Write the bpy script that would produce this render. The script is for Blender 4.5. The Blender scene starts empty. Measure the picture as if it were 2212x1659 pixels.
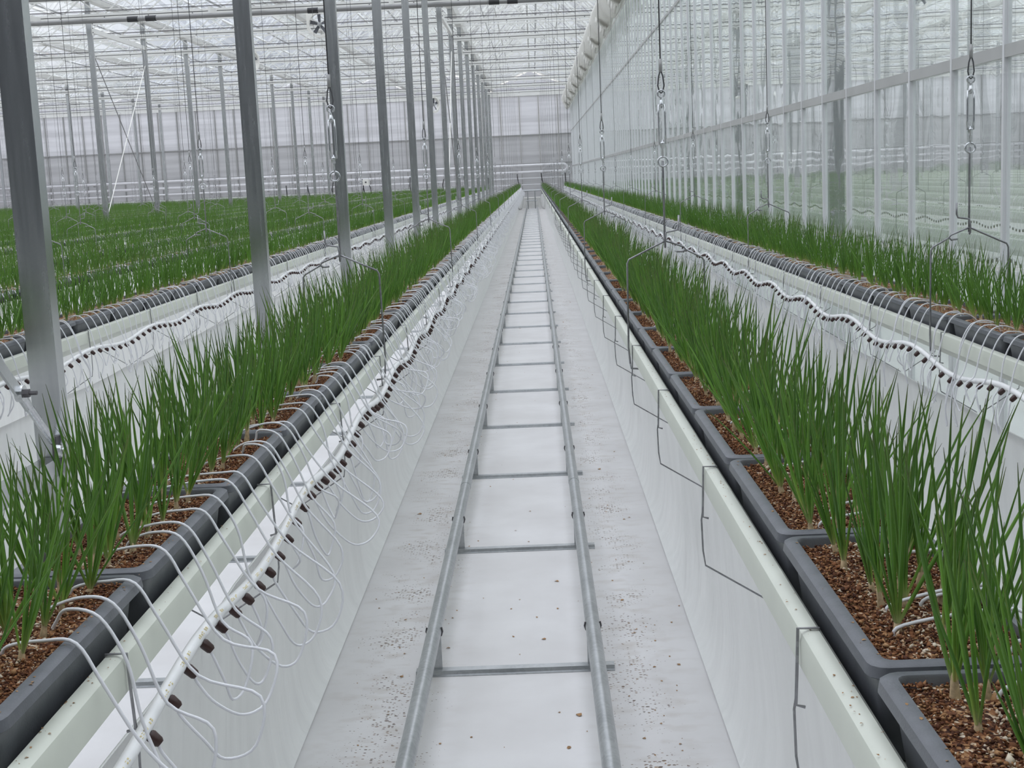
import bpy, math, random
import numpy as np
from mathutils import Vector, Matrix

random.seed(7)
rng = np.random.default_rng(7)
PI = math.pi
SC = bpy.context.scene
COL = SC.collection

# ------------------------------------------------------------------ camera
IMW, IMH, FOC = 2212.0, 1659.0, 2900.0
VPX, VPY, ROLL = 1152.0, 380.0, 0.045
CAMZ = 1.70
d = Vector(((VPX - IMW / 2), -(VPY - IMH / 2), -FOC)).normalized()
xc = Vector((math.cos(ROLL), math.sin(ROLL), 0.0))
xc = (xc - d * xc.dot(d)).normalized()
zc = xc.cross(d)
R = Matrix((xc, d, zc))
cam = bpy.data.cameras.new('camera')
cam.sensor_width = 36.0
cam.lens = 36.0 * FOC / IMW
cam.clip_start = 0.05
cam.clip_end = 500
camo = bpy.data.objects.new('camera', cam)
COL.objects.link(camo)
camo.matrix_world = Matrix.Translation((0, 0, CAMZ)) @ R.to_4x4()
SC.camera = camo

# ------------------------------------------------------------------ sky and exposure
SKY = 2.2
w = bpy.data.worlds.new('overcast_sky')
SC.world = w
w.use_nodes = True
nt = w.node_tree
bg = nt.nodes['Background']
tc = nt.nodes.new('ShaderNodeTexCoord')
nz = nt.nodes.new('ShaderNodeTexNoise')
nz.inputs['Scale'].default_value = 5.0
nz.inputs['Detail'].default_value = 5.0
rp = nt.nodes.new('ShaderNodeValToRGB')
rp.color_ramp.elements[0].position = 0.35
rp.color_ramp.elements[0].color = (0.74, 0.775, 0.86, 1)
rp.color_ramp.elements[1].position = 0.70
rp.color_ramp.elements[1].color = (1.0, 0.985, 0.955, 1)
nt.links.new(tc.outputs['Generated'], nz.inputs['Vector'])
nt.links.new(nz.outputs['Fac'], rp.inputs['Fac'])
nt.links.new(rp.outputs['Color'], bg.inputs['Color'])
# overcast sky: three times as bright overhead as at the horizon
sx = nt.nodes.new('ShaderNodeSeparateXYZ')
nt.links.new(tc.outputs['Generated'], sx.inputs[0])
cl = nt.nodes.new('ShaderNodeMath')
cl.operation = 'MAXIMUM'
cl.inputs[1].default_value = 0.0
nt.links.new(sx.outputs['Z'], cl.inputs[0])
ma = nt.nodes.new('ShaderNodeMath')
ma.operation = 'MULTIPLY_ADD'
ma.inputs[1].default_value = SKY * 2 / 3
ma.inputs[2].default_value = SKY / 3
nt.links.new(cl.outputs[0], ma.inputs[0])
nt.links.new(ma.outputs[0], bg.inputs['Strength'])
SC.view_settings.view_transform = 'Standard'
SC.view_settings.look = 'None'
SC.view_settings.gamma = 1.0
SC.view_settings.use_curve_mapping = False
SC.view_settings.exposure = 0.43
SC.cycles.max_bounces = 9
SC.cycles.diffuse_bounces = 4
SC.cycles.glossy_bounces = 5
SC.cycles.transparent_max_bounces = 32

# ------------------------------------------------------------------ materials
def new_mat(name):
    m = bpy.data.materials.new(name)
    m.use_nodes = True
    return m, m.node_tree, m.node_tree.nodes['Principled BSDF']

def N(nt, kind, **kw):
    n = nt.nodes.new(kind)
    for k, v in kw.items():
        if hasattr(n, k):
            setattr(n, k, v)
        else:
            n.inputs[k.replace('_', ' ')].default_value = v
    return n

def ramp(nt, stops):
    r = nt.nodes.new('ShaderNodeValToRGB')
    el = r.color_ramp.elements
    while len(el) < len(stops):
        el.new(0.5)
    for e, (p, c) in zip(el, stops):
        e.position = p
        e.color = (*c, 1) if len(c) == 3 else c
    return r

def mat(name, col, rough=0.5, metal=0.0, var=0.0, scale=20.0, bump=0.0, bscale=60.0, stretch=(1, 1, 1), spec=0.5):
    m, nt, b = new_mat(name)
    b.inputs['Roughness'].default_value = rough
    b.inputs['Metallic'].default_value = metal
    b.inputs['Specular IOR Level'].default_value = spec
    b.inputs['Base Color'].default_value = (*col, 1)
    if var or bump:
        g = N(nt, 'ShaderNodeNewGeometry')
        mp = N(nt, 'ShaderNodeMapping')
        mp.inputs['Scale'].default_value = stretch
        nt.links.new(g.outputs['Position'], mp.inputs['Vector'])
    if var:
        n = N(nt, 'ShaderNodeTexNoise', Scale=scale, Detail=4.0)
        nt.links.new(mp.outputs['Vector'], n.inputs['Vector'])
        lo = tuple(max(0, c * (1 - var)) for c in col)
        hi = tuple(min(1, c * (1 + var)) for c in col)
        r = ramp(nt, [(0.3, lo), (0.7, hi)])
        nt.links.new(n.outputs['Fac'], r.inputs['Fac'])
        nt.links.new(r.outputs['Color'], b.inputs['Base Color'])
    if bump:
        n2 = N(nt, 'ShaderNodeTexNoise', Scale=bscale, Detail=3.0)
        nt.links.new(mp.outputs['Vector'], n2.inputs['Vector'])
        bp = N(nt, 'ShaderNodeBump', Strength=bump, Distance=0.01)
        nt.links.new(n2.outputs['Fac'], bp.inputs['Height'])
        nt.links.new(bp.outputs['Normal'], b.inputs['Normal'])
    return m

def glass_mat(name, tint, ripple=0.0, haze=0.0, veil=0.0, both=False):
    m = bpy.data.materials.new(name)
    m.use_nodes = True
    nt = m.node_tree
    nt.nodes.clear()
    out = N(nt, 'ShaderNodeOutputMaterial')
    tr = N(nt, 'ShaderNodeBsdfTransparent')
    tr.inputs['Color'].default_value = (*tint, 1)
    gl = N(nt, 'ShaderNodeBsdfGlossy')
    gl.inputs['Roughness'].default_value = 0.0
    gl.inputs['Color'].default_value = (0.97, 1.0, 0.98, 1)
    lw = N(nt, 'ShaderNodeLayerWeight', Blend=0.5)
    p = N(nt, 'ShaderNodeMath', operation='POWER')
    p.inputs[1].default_value = 5.0
    ma = N(nt, 'ShaderNodeMath', operation='MULTIPLY_ADD')
    ma.inputs[1].default_value = 0.96
    ma.inputs[2].default_value = 0.04
    nt.links.new(lw.outputs['Facing'], p.inputs[0])
    nt.links.new(p.outputs[0], ma.inputs[0])
    fr = ma
    if both:                      # one sheet stands for both faces of the pane: R = 2F / (1 + F)
        a1 = N(nt, 'ShaderNodeMath', operation='ADD')
        a1.inputs[1].default_value = 1.0
        nt.links.new(ma.outputs[0], a1.inputs[0])
        dv = N(nt, 'ShaderNodeMath', operation='DIVIDE')
        nt.links.new(ma.outputs[0], dv.inputs[0])
        nt.links.new(a1.outputs[0], dv.inputs[1])
        fr = N(nt, 'ShaderNodeMath', operation='MULTIPLY')
        fr.inputs[1].default_value = 2.0
        nt.links.new(dv.outputs[0], fr.inputs[0])
    mx = N(nt, 'ShaderNodeMixShader')
    nt.links.new(fr.outputs[0], mx.inputs['Fac'])
    if ripple:
        g = N(nt, 'ShaderNodeNewGeometry')
        n = N(nt, 'ShaderNodeTexNoise', Scale=2.2, Detail=1.0)
        nt.links.new(g.outputs['Position'], n.inputs['Vector'])
        bp = N(nt, 'ShaderNodeBump', Strength=ripple, Distance=0.01)
        nt.links.new(n.outputs['Fac'], bp.inputs['Height'])
        nt.links.new(bp.outputs['Normal'], gl.inputs['Normal'])
    last = tr
    if haze:
        tl = N(nt, 'ShaderNodeBsdfTranslucent')
        tl.inputs['Color'].default_value = (0.95, 0.97, 1.0, 1)
        hx = N(nt, 'ShaderNodeMixShader')
        hx.inputs['Fac'].default_value = haze
        nt.links.new(tr.outputs[0], hx.inputs[1])
        nt.links.new(tl.outputs[0], hx.inputs[2])
        last = hx
    if veil:                      # a thin film of dust
        df = N(nt, 'ShaderNodeBsdfDiffuse')
        df.inputs['Color'].default_value = (0.85, 0.86, 0.86, 1)
        vx = N(nt, 'ShaderNodeMixShader')
        vx.inputs['Fac'].default_value = veil
        nt.links.new(last.outputs[0], vx.inputs[1])
        nt.links.new(df.outputs[0], vx.inputs[2])
        last = vx
    nt.links.new(last.outputs[0], mx.inputs[1])
    nt.links.new(gl.outputs[0], mx.inputs[2])
    nt.links.new(mx.outputs[0], out.inputs['Surface'])
    return m

def panel_mat(name, col, trans):
    m, nt, b = new_mat(name)
    out = nt.nodes['Material Output']
    b.inputs['Roughness'].default_value = 0.35
    tl = N(nt, 'ShaderNodeBsdfTranslucent')
    g = N(nt, 'ShaderNodeNewGeometry')
    mp = N(nt, 'ShaderNodeMapping')
    mp.inputs['Scale'].default_value = (0.10, 0.1, 2.6)
    nt.links.new(g.outputs['Position'], mp.inputs['Vector'])
    n = N(nt, 'ShaderNodeTexNoise', Scale=2.0, Detail=3.0)
    nt.links.new(mp.outputs['Vector'], n.inputs['Vector'])
    r = ramp(nt, [(0.35, tuple(c * 0.9 for c in col)), (0.65, tuple(min(1, c * 1.06) for c in col))])
    nt.links.new(n.outputs['Fac'], r.inputs['Fac'])
    nt.links.new(r.outputs['Color'], b.inputs['Base Color'])
    nt.links.new(r.outputs['Color'], tl.inputs['Color'])
    mx = N(nt, 'ShaderNodeMixShader')
    mx.inputs['Fac'].default_value = trans
    nt.links.new(b.outputs[0], mx.inputs[1])
    nt.links.new(tl.outputs[0], mx.inputs[2])
    nt.links.new(mx.outputs[0], out.inputs['Surface'])
    return m

def galv_mat(name, lo, hi, rough, metal, spangle=0.3, streak=False):
    m, nt, b = new_mat(name)
    g = N(nt, 'ShaderNodeNewGeometry')
    v = N(nt, 'ShaderNodeTexVoronoi', Scale=80.0)
    n = N(nt, 'ShaderNodeTexNoise', Scale=6.0, Detail=5.0)
    nt.links.new(g.outputs['Position'], v.inputs['Vector'])
    if streak:                    # drawn diagonally, like the rub marks on the column faces
        mp = N(nt, 'ShaderNodeMapping')
        mp.inputs['Rotation'].default_value = (0.0, -0.52, 0.0)
        mp.inputs['Scale'].default_value = (6.0, 1.0, 0.35)
        nt.links.new(g.outputs['Position'], mp.inputs['Vector'])
        nt.links.new(mp.outputs['Vector'], n.inputs['Vector'])
    else:
        nt.links.new(g.outputs['Position'], n.inputs['Vector'])
    mxn = N(nt, 'ShaderNodeMath', operation='MULTIPLY_ADD')
    mxn.inputs[1].default_value = spangle
    sep = N(nt, 'ShaderNodeSeparateColor')
    nt.links.new(v.outputs['Color'], sep.inputs[0])
    nt.links.new(sep.outputs[0], mxn.inputs[0])
    nt.links.new(n.outputs['Fac'], mxn.inputs[2])
    r = ramp(nt, [(0.25, lo), (0.85, hi)])
    nt.links.new(mxn.outputs[0], r.inputs['Fac'])
    nt.links.new(r.outputs['Color'], b.inputs['Base Color'])
    b.inputs['Metallic'].default_value = metal
    rr = N(nt, 'ShaderNodeMapRange')
    rr.inputs['To Min'].default_value = rough - 0.04
    rr.inputs['To Max'].default_value = rough + 0.06
    nt.links.new(n.outputs['Fac'], rr.inputs['Value'])
    nt.links.new(rr.outputs[0], b.inputs['Roughness'])
    return m

def leaf_mat():
    m, nt, b = new_mat('onion_leaf')
    at = N(nt, 'ShaderNodeAttribute', attribute_name='along')
    ar = N(nt, 'ShaderNodeAttribute', attribute_name='vary')
    r = ramp(nt, [(0.0, (0.50, 0.55, 0.26)), (0.08, (0.26, 0.42, 0.10)), (0.24, (0.118, 0.270, 0.042)), (0.80, (0.106, 0.225, 0.042)), (1.0, (0.13, 0.15, 0.06))])
    nt.links.new(at.outputs['Fac'], r.inputs['Fac'])
    r2 = ramp(nt, [(0.0, (0.62, 0.66, 0.7)), (1.0, (1.25, 1.2, 1.0))])
    nt.links.new(ar.outputs['Fac'], r2.inputs['Fac'])
    mx = N(nt, 'ShaderNodeMix', data_type='RGBA', blend_type='MULTIPLY')
    mx.inputs[0].default_value = 1.0
    nt.links.new(r.outputs['Color'], mx.inputs[6])
    nt.links.new(r2.outputs['Color'], mx.inputs[7])
    nt.links.new(mx.outputs[2], b.inputs['Base Color'])
    b.inputs['Roughness'].default_value = 0.42
    b.inputs['Specular IOR Level'].default_value = 0.24
    b.inputs['Subsurface Weight'].default_value = 0.0
    return m

def soil_mat(chips):
    m, nt, b = new_mat('bark_chip' if chips else 'potting_mix')
    b.inputs['Roughness'].default_value = 0.85
    b.inputs['Specular IOR Level'].default_value = 0.25
    stops = [(0.0, (0.035, 0.014, 0.010)), (0.30, (0.10, 0.038, 0.020)), (0.62, (0.25, 0.105, 0.045)), (0.86, (0.44, 0.25, 0.12)), (0.97, (0.72, 0.63, 0.50))]
    r = ramp(nt, stops)
    if chips:
        ar = N(nt, 'ShaderNodeAttribute', attribute_name='vary')
        nt.links.new(ar.outputs['Fac'], r.inputs['Fac'])
    else:
        g = N(nt, 'ShaderNodeNewGeometry')
        v = N(nt, 'ShaderNodeTexVoronoi', Scale=190.0)
        nt.links.new(g.outputs['Position'], v.inputs['Vector'])
        sep = N(nt, 'ShaderNodeSeparateColor')
        nt.links.new(v.outputs['Color'], sep.inputs[0])
        nt.links.new(sep.outputs[0], r.inputs['Fac'])
        bp = N(nt, 'ShaderNodeBump', Strength=0.9, Distance=0.004)
        nt.links.new(v.outputs['Distance'], bp.inputs['Height'])
        nt.links.new(bp.outputs['Normal'], b.inputs['Normal'])
    nt.links.new(r.outputs['Color'], b.inputs['Base Color'])
    return m

def floor_mat():
    m, nt, b = new_mat('white_ground_cloth')
    b.inputs['Roughness'].default_value = 0.55
    b.inputs['Specular IOR Level'].default_value = 0.3
    g = N(nt, 'ShaderNodeNewGeometry')
    n = N(nt, 'ShaderNodeTexNoise', Scale=2.5, Detail=6.0)
    nt.links.new(g.outputs['Position'], n.inputs['Vector'])
    base = ramp(nt, [(0.3, (0.68, 0.665, 0.66)), (0.7, (0.78, 0.77, 0.77))])
    nt.links.new(n.outputs['Fac'], base.inputs['Fac'])
    # dirt specks gather beside the pipe rails
    sx = N(nt, 'ShaderNodeSeparateXYZ')
    nt.links.new(g.outputs['Position'], sx.inputs[0])
    def gauss(cx, wid):
        a = N(nt, 'ShaderNodeMath', operation='SUBTRACT')
        a.inputs[1].default_value = cx
        nt.links.new(sx.outputs['X'], a.inputs[0])
        bb = N(nt, 'ShaderNodeMath', operation='ABSOLUTE')
        nt.links.new(a.outputs[0], bb.inputs[0])
        c = N(nt, 'ShaderNodeMapRange')
        c.inputs['From Min'].default_value = 0.02
        c.inputs['From Max'].default_value = wid
        c.inputs['To Min'].default_value = 1.0
        c.inputs['To Max'].default_value = 0.0
        nt.links.new(bb.outputs[0], c.inputs['Value'])
        return c
    g1, g2 = gauss(-0.56, 0.30), gauss(0.30, 0.26)
    mxm = N(nt, 'ShaderNodeMath', operation='MAXIMUM')
    nt.links.new(g1.outputs[0], mxm.inputs[0])
    nt.links.new(g2.outputs[0], mxm.inputs[1])
    nb = N(nt, 'ShaderNodeTexNoise', Scale=3.2, Detail=4.0)
    nt.links.new(g.outputs['Position'], nb.inputs['Vector'])
    nbr = N(nt, 'ShaderNodeMapRange')
    nbr.inputs['From Min'].default_value = 0.36
    nbr.inputs['From Max'].default_value = 0.68
    nbr.inputs['To Min'].default_value = 0.12
    nbr.inputs['To Max'].default_value = 0.62
    nt.links.new(nb.outputs['Fac'], nbr.inputs['Value'])
    pr = N(nt, 'ShaderNodeMath', operation='MULTIPLY')
    nt.links.new(mxm.outputs[0], pr.inputs[0])
    nt.links.new(nbr.outputs[0], pr.inputs[1])
    mp = N(nt, 'ShaderNodeMapping')
    mp.inputs['Scale'].default_value = (1.0, 1.7, 1.0)
    nt.links.new(g.outputs['Position'], mp.inputs['Vector'])
    v = N(nt, 'ShaderNodeTexVoronoi', Scale=74.0)
    nt.links.new(mp.outputs['Vector'], v.inputs['Vector'])
    sep = N(nt, 'ShaderNodeSeparateColor')
    nt.links.new(v.outputs['Color'], sep.inputs[0])
    # radius of each speck grows with the local dirt density; most cells hold none
    rad = N(nt, 'ShaderNodeMath', operation='MULTIPLY')
    nt.links.new(sep.outputs[0], rad.inputs[0])
    nt.links.new(pr.outputs[0], rad.inputs[1])
    rad2 = N(nt, 'ShaderNodeMath', operation='MULTIPLY_ADD')
    rad2.inputs[1].default_value = 1.35
    rad2.inputs[2].default_value = -0.10
    nt.links.new(rad.outputs[0], rad2.inputs[0])
    lt = N(nt, 'ShaderNodeMath', operation='LESS_THAN')
    nt.links.new(v.outputs['Distance'], lt.inputs[0])
    nt.links.new(rad2.outputs[0], lt.inputs[1])
    dc = ramp(nt, [(0.0, (0.10, 0.07, 0.05)), (1.0, (0.36, 0.27, 0.20))])
    nt.links.new(sep.outputs[1], dc.inputs['Fac'])
    st = N(nt, 'ShaderNodeMix', data_type='RGBA')
    st.inputs[7].default_value = (0.52, 0.47, 0.42, 1)
    nst = N(nt, 'ShaderNodeTexNoise', Scale=9.0, Detail=5.0)
    nt.links.new(mp.outputs['Vector'], nst.inputs['Vector'])
    ms = N(nt, 'ShaderNodeMapRange')
    ms.inputs['From Min'].default_value = 0.50
    ms.inputs['From Max'].default_value = 0.80
    ms.inputs['To Max'].default_value = 0.75
    nt.links.new(nst.outputs['Fac'], ms.inputs['Value'])
    ms2 = N(nt, 'ShaderNodeMath', operation='MULTIPLY')
    nt.links.new(ms.outputs[0], ms2.inputs[0])
    nt.links.new(mxm.outputs[0], ms2.inputs[1])
    nt.links.new(ms2.outputs[0], st.inputs[0])
    nt.links.new(base.outputs['Color'], st.inputs[6])
    mx = N(nt, 'ShaderNodeMix', data_type='RGBA')
    nt.links.new(lt.outputs[0], mx.inputs[0])
    nt.links.new(st.outputs[2], mx.inputs[6])
    nt.links.new(dc.outputs['Color'], mx.inputs[7])
    nt.links.new(mx.outputs[2], b.inputs['Base Color'])
    return m

M = dict(
    floor=floor_mat(),
    film=mat('white_plastic_film', (0.87, 0.875, 0.855), 0.28, var=0.05, scale=6, bump=0.7, bscale=9, stretch=(1, 1.8, 0.22)),
    gutter=mat('cream_coated_steel', (0.66, 0.685, 0.60), 0.38, var=0.03, scale=8),
    gutter2=mat('pale_green_coated_steel', (0.58, 0.605, 0.55), 0.4, var=0.04, scale=8),
    crate=mat('dark_grey_plastic', (0.125, 0.131, 0.146), 0.42, var=0.12, scale=30, bump=0.08, bscale=300, spec=0.55),
    soil=soil_mat(False), chips=soil_mat(True),
    leaf=leaf_mat(),
    neck=mat('papery_onion_skin', (0.52, 0.40, 0.24), 0.6, var=0.35, scale=120),
    tube=mat('white_pvc_tube', (0.80, 0.80, 0.83), 0.35),
    pipe=mat('white_pe_pipe', (0.84, 0.84, 0.84), 0.4, var=0.03, scale=30),
    emitter=mat('brown_dripper_plastic', (0.040, 0.016, 0.013), 0.4),
    wire=galv_mat('zinc_wire', (0.20, 0.20, 0.21), (0.36, 0.36, 0.37), 0.4, 0.85),
    cable=mat('dark_steel_cable', (0.10, 0.10, 0.105), 0.5, metal=0.6),
    zinc=galv_mat('bright_zinc', (0.48, 0.50, 0.51), (0.66, 0.67, 0.68), 0.26, 0.95),
    galv=galv_mat('galvanised_steel', (0.46, 0.475, 0.48), (0.58, 0.595, 0.60), 0.25, 1.0, 0.08, True),
    rail=galv_mat('galvanised_pipe', (0.34, 0.355, 0.365), (0.50, 0.515, 0.525), 0.34, 0.75),
    white_steel=mat('white_coated_steel', (0.74, 0.74, 0.71), 0.4, var=0.03, scale=3),
    alu=mat('white_aluminium', (0.78, 0.785, 0.80), 0.35, metal=0.1, var=0.03, scale=5),
    alu_grey=mat('grey_aluminium', (0.36, 0.36, 0.355), 0.4, metal=0.3, var=0.05, scale=5),
    alu_mid=mat('dull_aluminium', (0.50, 0.50, 0.49), 0.45, metal=0.2, var=0.05, scale=5),
    glass=glass_mat('wall_glass', (0.95, 0.97, 0.955), ripple=0.25, veil=0.10),
    roofglass=glass_mat('roof_glass', (0.87, 0.90, 0.95), haze=0.10, both=True),
    panel_hi=panel_mat('pale_wall_panel', (0.80, 0.80, 0.82), 0.45),
    panel_lo=panel_mat('grey_wall_panel', (0.66, 0.66, 0.67), 0.4),
    screen=mat('white_screen_cloth', (0.80, 0.79, 0.74), 0.8, var=0.03, scale=6),
    lagging=mat('white_heating_pipe', (0.74, 0.73, 0.75), 0.25, var=0.02, scale=3),
    pipegrey=mat('grey_drive_pipe', (0.24, 0.24, 0.235), 0.4, metal=0.4),
    black=mat('black_rubber', (0.02, 0.02, 0.022), 0.5),
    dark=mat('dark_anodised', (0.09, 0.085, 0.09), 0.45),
    plinth=mat('pale_concrete', (0.62, 0.62, 0.60), 0.7, var=0.06, scale=6),
    unseen_wall=mat('dark_unseen_wall', (0.07, 0.075, 0.08), 0.6, var=0.1, scale=1.5),
    boxwhite=mat('white_box_plastic', (0.80, 0.79, 0.74), 0.4),
    fanblade=mat('dark_fan_plastic', (0.10, 0.105, 0.12), 0.45),
    skin=mat('dry_leaf_scrap', (0.36, 0.20, 0.085), 0.7, var=0.3, scale=40),
    outside=mat('gravel_outside', (0.30, 0.30, 0.29), 0.9, var=0.1, scale=0.5),
    print_=mat('yellow_print', (0.72, 0.60, 0.28), 0.5),
)

# ------------------------------------------------------------------ mesh helpers
class MB:
    def __init__(self):
        self.v, self.f, self.n = [], [], 0
        self.al, self.va = [], []

    def add(self, vs, fs, along=None, vary=None):
        vs = np.asarray(vs, float)
        self.v.append(vs)
        o = self.n
        self.f.extend([tuple(i + o for i in t) for t in fs])
        self.n += len(vs)
        self.al.append(np.zeros(len(vs)) if along is None else np.asarray(along, float))
        self.va.append(np.zeros(len(vs)) if vary is None else np.full(len(vs), vary) if np.isscalar(vary) else np.asarray(vary))
        return self

    def box(self, lo, hi):
        x0, y0, z0 = lo
        x1, y1, z1 = hi
        return self.add([(x0, y0, z0), (x1, y0, z0), (x1, y1, z0), (x0, y1, z0), (x0, y0, z1), (x1, y0, z1), (x1, y1, z1), (x0, y1, z1)],
                        [(0, 3, 2, 1), (4, 5, 6, 7), (0, 1, 5, 4), (1, 2, 6, 5), (2, 3, 7, 6), (3, 0, 4, 7)])

    def bar(self, a, b, wx, wz, up=(0, 0, 1)):
        a, b = Vector(a), Vector(b)
        t = (b - a).normalized()
        u = Vector(up)
        if abs(t.dot(u)) > 0.95:
            u = Vector((0, 1, 0))
        s = t.cross(u).normalized() * (wx / 2)
        u = s.cross(t).normalized() * (wz / 2)
        vs = [a - s - u, a + s - u, a + s + u, a - s + u, b - s - u, b + s - u, b + s + u, b - s + u]
        return self.add(vs, [(0, 1, 2, 3), (7, 6, 5, 4), (0, 4, 5, 1), (1, 5, 6, 2), (2, 6, 7, 3), (3, 7, 4, 0)])

    def tube(self, pts, r, n=6, cap=True, closed=False, vary=None):
        P = np.asarray(pts, float)
        k = len(P)
        rad = np.full(k, r) if np.isscalar(r) else np.asarray(r, float)
        T = np.roll(P, -1, 0) - np.roll(P, 1, 0) if closed else np.gradient(P, axis=0)
        T /= np.linalg.norm(T, axis=1)[:, None] + 1e-12
        ref = np.array((0, 0, 1.0)) if abs(T[0][2]) < 0.9 else np.array((1.0, 0, 0))
        U = np.cross(T[0], ref)
        U /= np.linalg.norm(U)
        ang = np.arange(n) * 2 * PI / n
        vs = np.empty((k, n, 3))
        for i in range(k):
            U = U - T[i] * U.dot(T[i])
            U /= np.linalg.norm(U) + 1e-12
            W = np.cross(T[i], U)
            vs[i] = P[i] + rad[i] * (np.cos(ang)[:, None] * U + np.sin(ang)[:, None] * W)
        fs = []
        for i in range(k if closed else k - 1):
            a, b = i * n, ((i + 1) % k) * n
            for j in range(n):
                j2 = (j + 1) % n
                fs.append((a + j, a + j2, b + j2, b + j))
        if cap and not closed:
            fs.append(tuple(range(n - 1, -1, -1)))
            fs.append(tuple((k - 1) * n + j for j in range(n)))
        return self.add(vs.reshape(-1, 3), fs, np.repeat(np.linspace(0, 1, k), n), vary)

    def extrude_y(self, prof, y0, y1, steps=1, closed=True):
        P = np.asarray(prof, float)
        n = len(P)
        ys = np.linspace(y0, y1, steps + 1)
        vs = np.concatenate([np.c_[P[:, 0], np.full(n, y), P[:, 1]] for y in ys])
        fs = []
        for i in range(steps):
            for j in range(n if closed else n - 1):
                j2 = (j + 1) % n
                fs.append((i * n + j, i * n + j2, (i + 1) * n + j2, (i + 1) * n + j))
        if closed:
            fs.append(tuple(range(n)))
            fs.append(tuple(steps * n + j for j in range(n - 1, -1, -1)))
        return self.add(vs, fs)

    def lathe(self, prof, n=16, axis='z', at=(0, 0, 0)):
        P = np.asarray(prof, float)
        k = len(P)
        a = np.arange(n) * 2 * PI / n
        vs = np.stack([P[:, 0][:, None] * np.cos(a), P[:, 0][:, None] * np.sin(a), np.repeat(P[:, 1][:, None], n, 1)], -1).reshape(-1, 3)
        if axis == 'y':
            vs = vs[:, [0, 2, 1]]
        if axis == 'x':
            vs = vs[:, [2, 0, 1]]
        fs = []
        for i in range(k - 1):
            for j in range(n):
                j2 = (j + 1) % n
                fs.append((i * n + j, i * n + j2, (i + 1) * n + j2, (i + 1) * n + j))
        return self.add(vs + np.asarray(at), fs)

    def mesh(self, name, m, smooth=False, attrs=False):
        me = bpy.data.meshes.new(name)
        V = np.concatenate(self.v) if self.v else np.zeros((0, 3))
        me.from_pydata(V.tolist(), [], self.f)
        if attrs:
            put_attrs(me, np.concatenate(self.al), np.concatenate(self.va))
        if m is not None:
            me.materials.append(m)
        if smooth:
            me.polygons.foreach_set('use_smooth', np.ones(len(me.polygons), bool))
            if smooth != 'all':
                me.set_sharp_from_angle(angle=math.radians(40))
        me.update()
        return me

    def build(self, name, m, parent=None, smooth=False, attrs=False, loc=None, **tags):
        return link(name, self.mesh(name, m, smooth, attrs), parent, loc, **tags)


def put_attrs(me, al, va):
    a = me.attributes.new('along', 'FLOAT', 'POINT')
    a.data.foreach_set('value', np.asarray(al, np.float32))
    a = me.attributes.new('vary', 'FLOAT', 'POINT')
    a.data.foreach_set('value', np.asarray(va, np.float32))


def big_mesh(name, V, F, m, al=None, va=None, smooth=False, matidx=None):
    """V (n,3), F (k,3) or (k,4) arrays -> mesh, quick."""
    me = bpy.data.meshes.new(name)
    k, c = F.shape
    me.vertices.add(len(V))
    me.vertices.foreach_set('co', np.asarray(V, np.float32).ravel())
    me.loops.add(k * c)
    me.loops.foreach_set('vertex_index', np.asarray(F, np.int32).ravel())
    me.polygons.add(k)
    me.polygons.foreach_set('loop_start', np.arange(0, k * c, c, dtype=np.int32))
    for q in (m if isinstance(m, (list, tuple)) else [m]):
        me.materials.append(q)
    if matidx is not None:
        me.polygons.foreach_set('material_index', np.asarray(matidx, np.int32))
    if smooth:
        me.polygons.foreach_set('use_smooth', np.ones(k, bool))
    me.update(calc_edges=True)
    if al is not None:
        put_attrs(me, al, va)
    return me


def arrays(me):
    V = np.empty(len(me.vertices) * 3, np.float32)
    me.vertices.foreach_get('co', V)
    me.calc_loop_triangles()
    T = np.empty(len(me.loop_triangles) * 3, np.int32)
    me.loop_triangles.foreach_get('vertices', T)
    return V.reshape(-1, 3), T.reshape(-1, 3)


def arrays_attr(me):
    V, T = arrays(me)
    out = []
    for k in ('along', 'vary'):
        a = np.empty(len(V), np.float32)
        me.attributes[k].data.foreach_get('value', a)
        out.append(a)
    return V, T, out[0], out[1]


class Scatter:
    """gathers many placed copies of template arrays into one mesh"""
    def __init__(self):
        self.V, self.F, self.A, self.B, self.n = [], [], [], [], 0

    def put(self, tpl, x, y, z, rot=0.0, s=1.0, vary=None, tilt=0.0):
        V, T, al, va = tpl
        c, q = math.cos(rot) * s, math.sin(rot) * s
        W = np.empty_like(V)
        W[:, 0] = V[:, 0] * c - V[:, 1] * q + x
        W[:, 1] = V[:, 0] * q + V[:, 1] * c + y
        W[:, 2] = V[:, 2] * s + z
        if tilt:
            W[:, 0] += tilt * V[:, 2] * s
        self.V.append(W)
        self.F.append(T + self.n)
        self.A.append(al)
        self.B.append(va if vary is None else np.clip(va * 0.5 + vary * 0.5, 0, 1))
        self.n += len(V)

    def mesh(self, name, m, smooth=False, matidx=None):
        return big_mesh(name, np.concatenate(self.V), np.concatenate(self.F), m, np.concatenate(self.A), np.concatenate(self.B), smooth, matidx)


def link(name, me, parent=None, loc=None, rotz=0.0, **tags):
    o = bpy.data.objects.new(name, me)
    COL.objects.link(o)
    if parent is not None:
        o.parent = parent
    if loc is not None:
        o.location = loc
    if rotz:
        o.rotation_euler[2] = rotz
    for k, v in tags.items():
        if v is not None:
            o[k] = v
    return o


def thing(name, label, category, loc=(0, 0, 0), group=None, rotz=0.0):
    return link(name, None, None, loc, rotz, label=label, category=category, group=group)


_T = ('first second third fourth fifth sixth seventh eighth ninth tenth eleventh twelfth thirteenth fourteenth fifteenth sixteenth '
      'seventeenth eighteenth nineteenth').split()
_D = {2: 'twent', 3: 'thirt', 4: 'fort', 5: 'fift', 6: 'sixt', 7: 'sevent', 8: 'eight', 9: 'ninet'}

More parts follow.
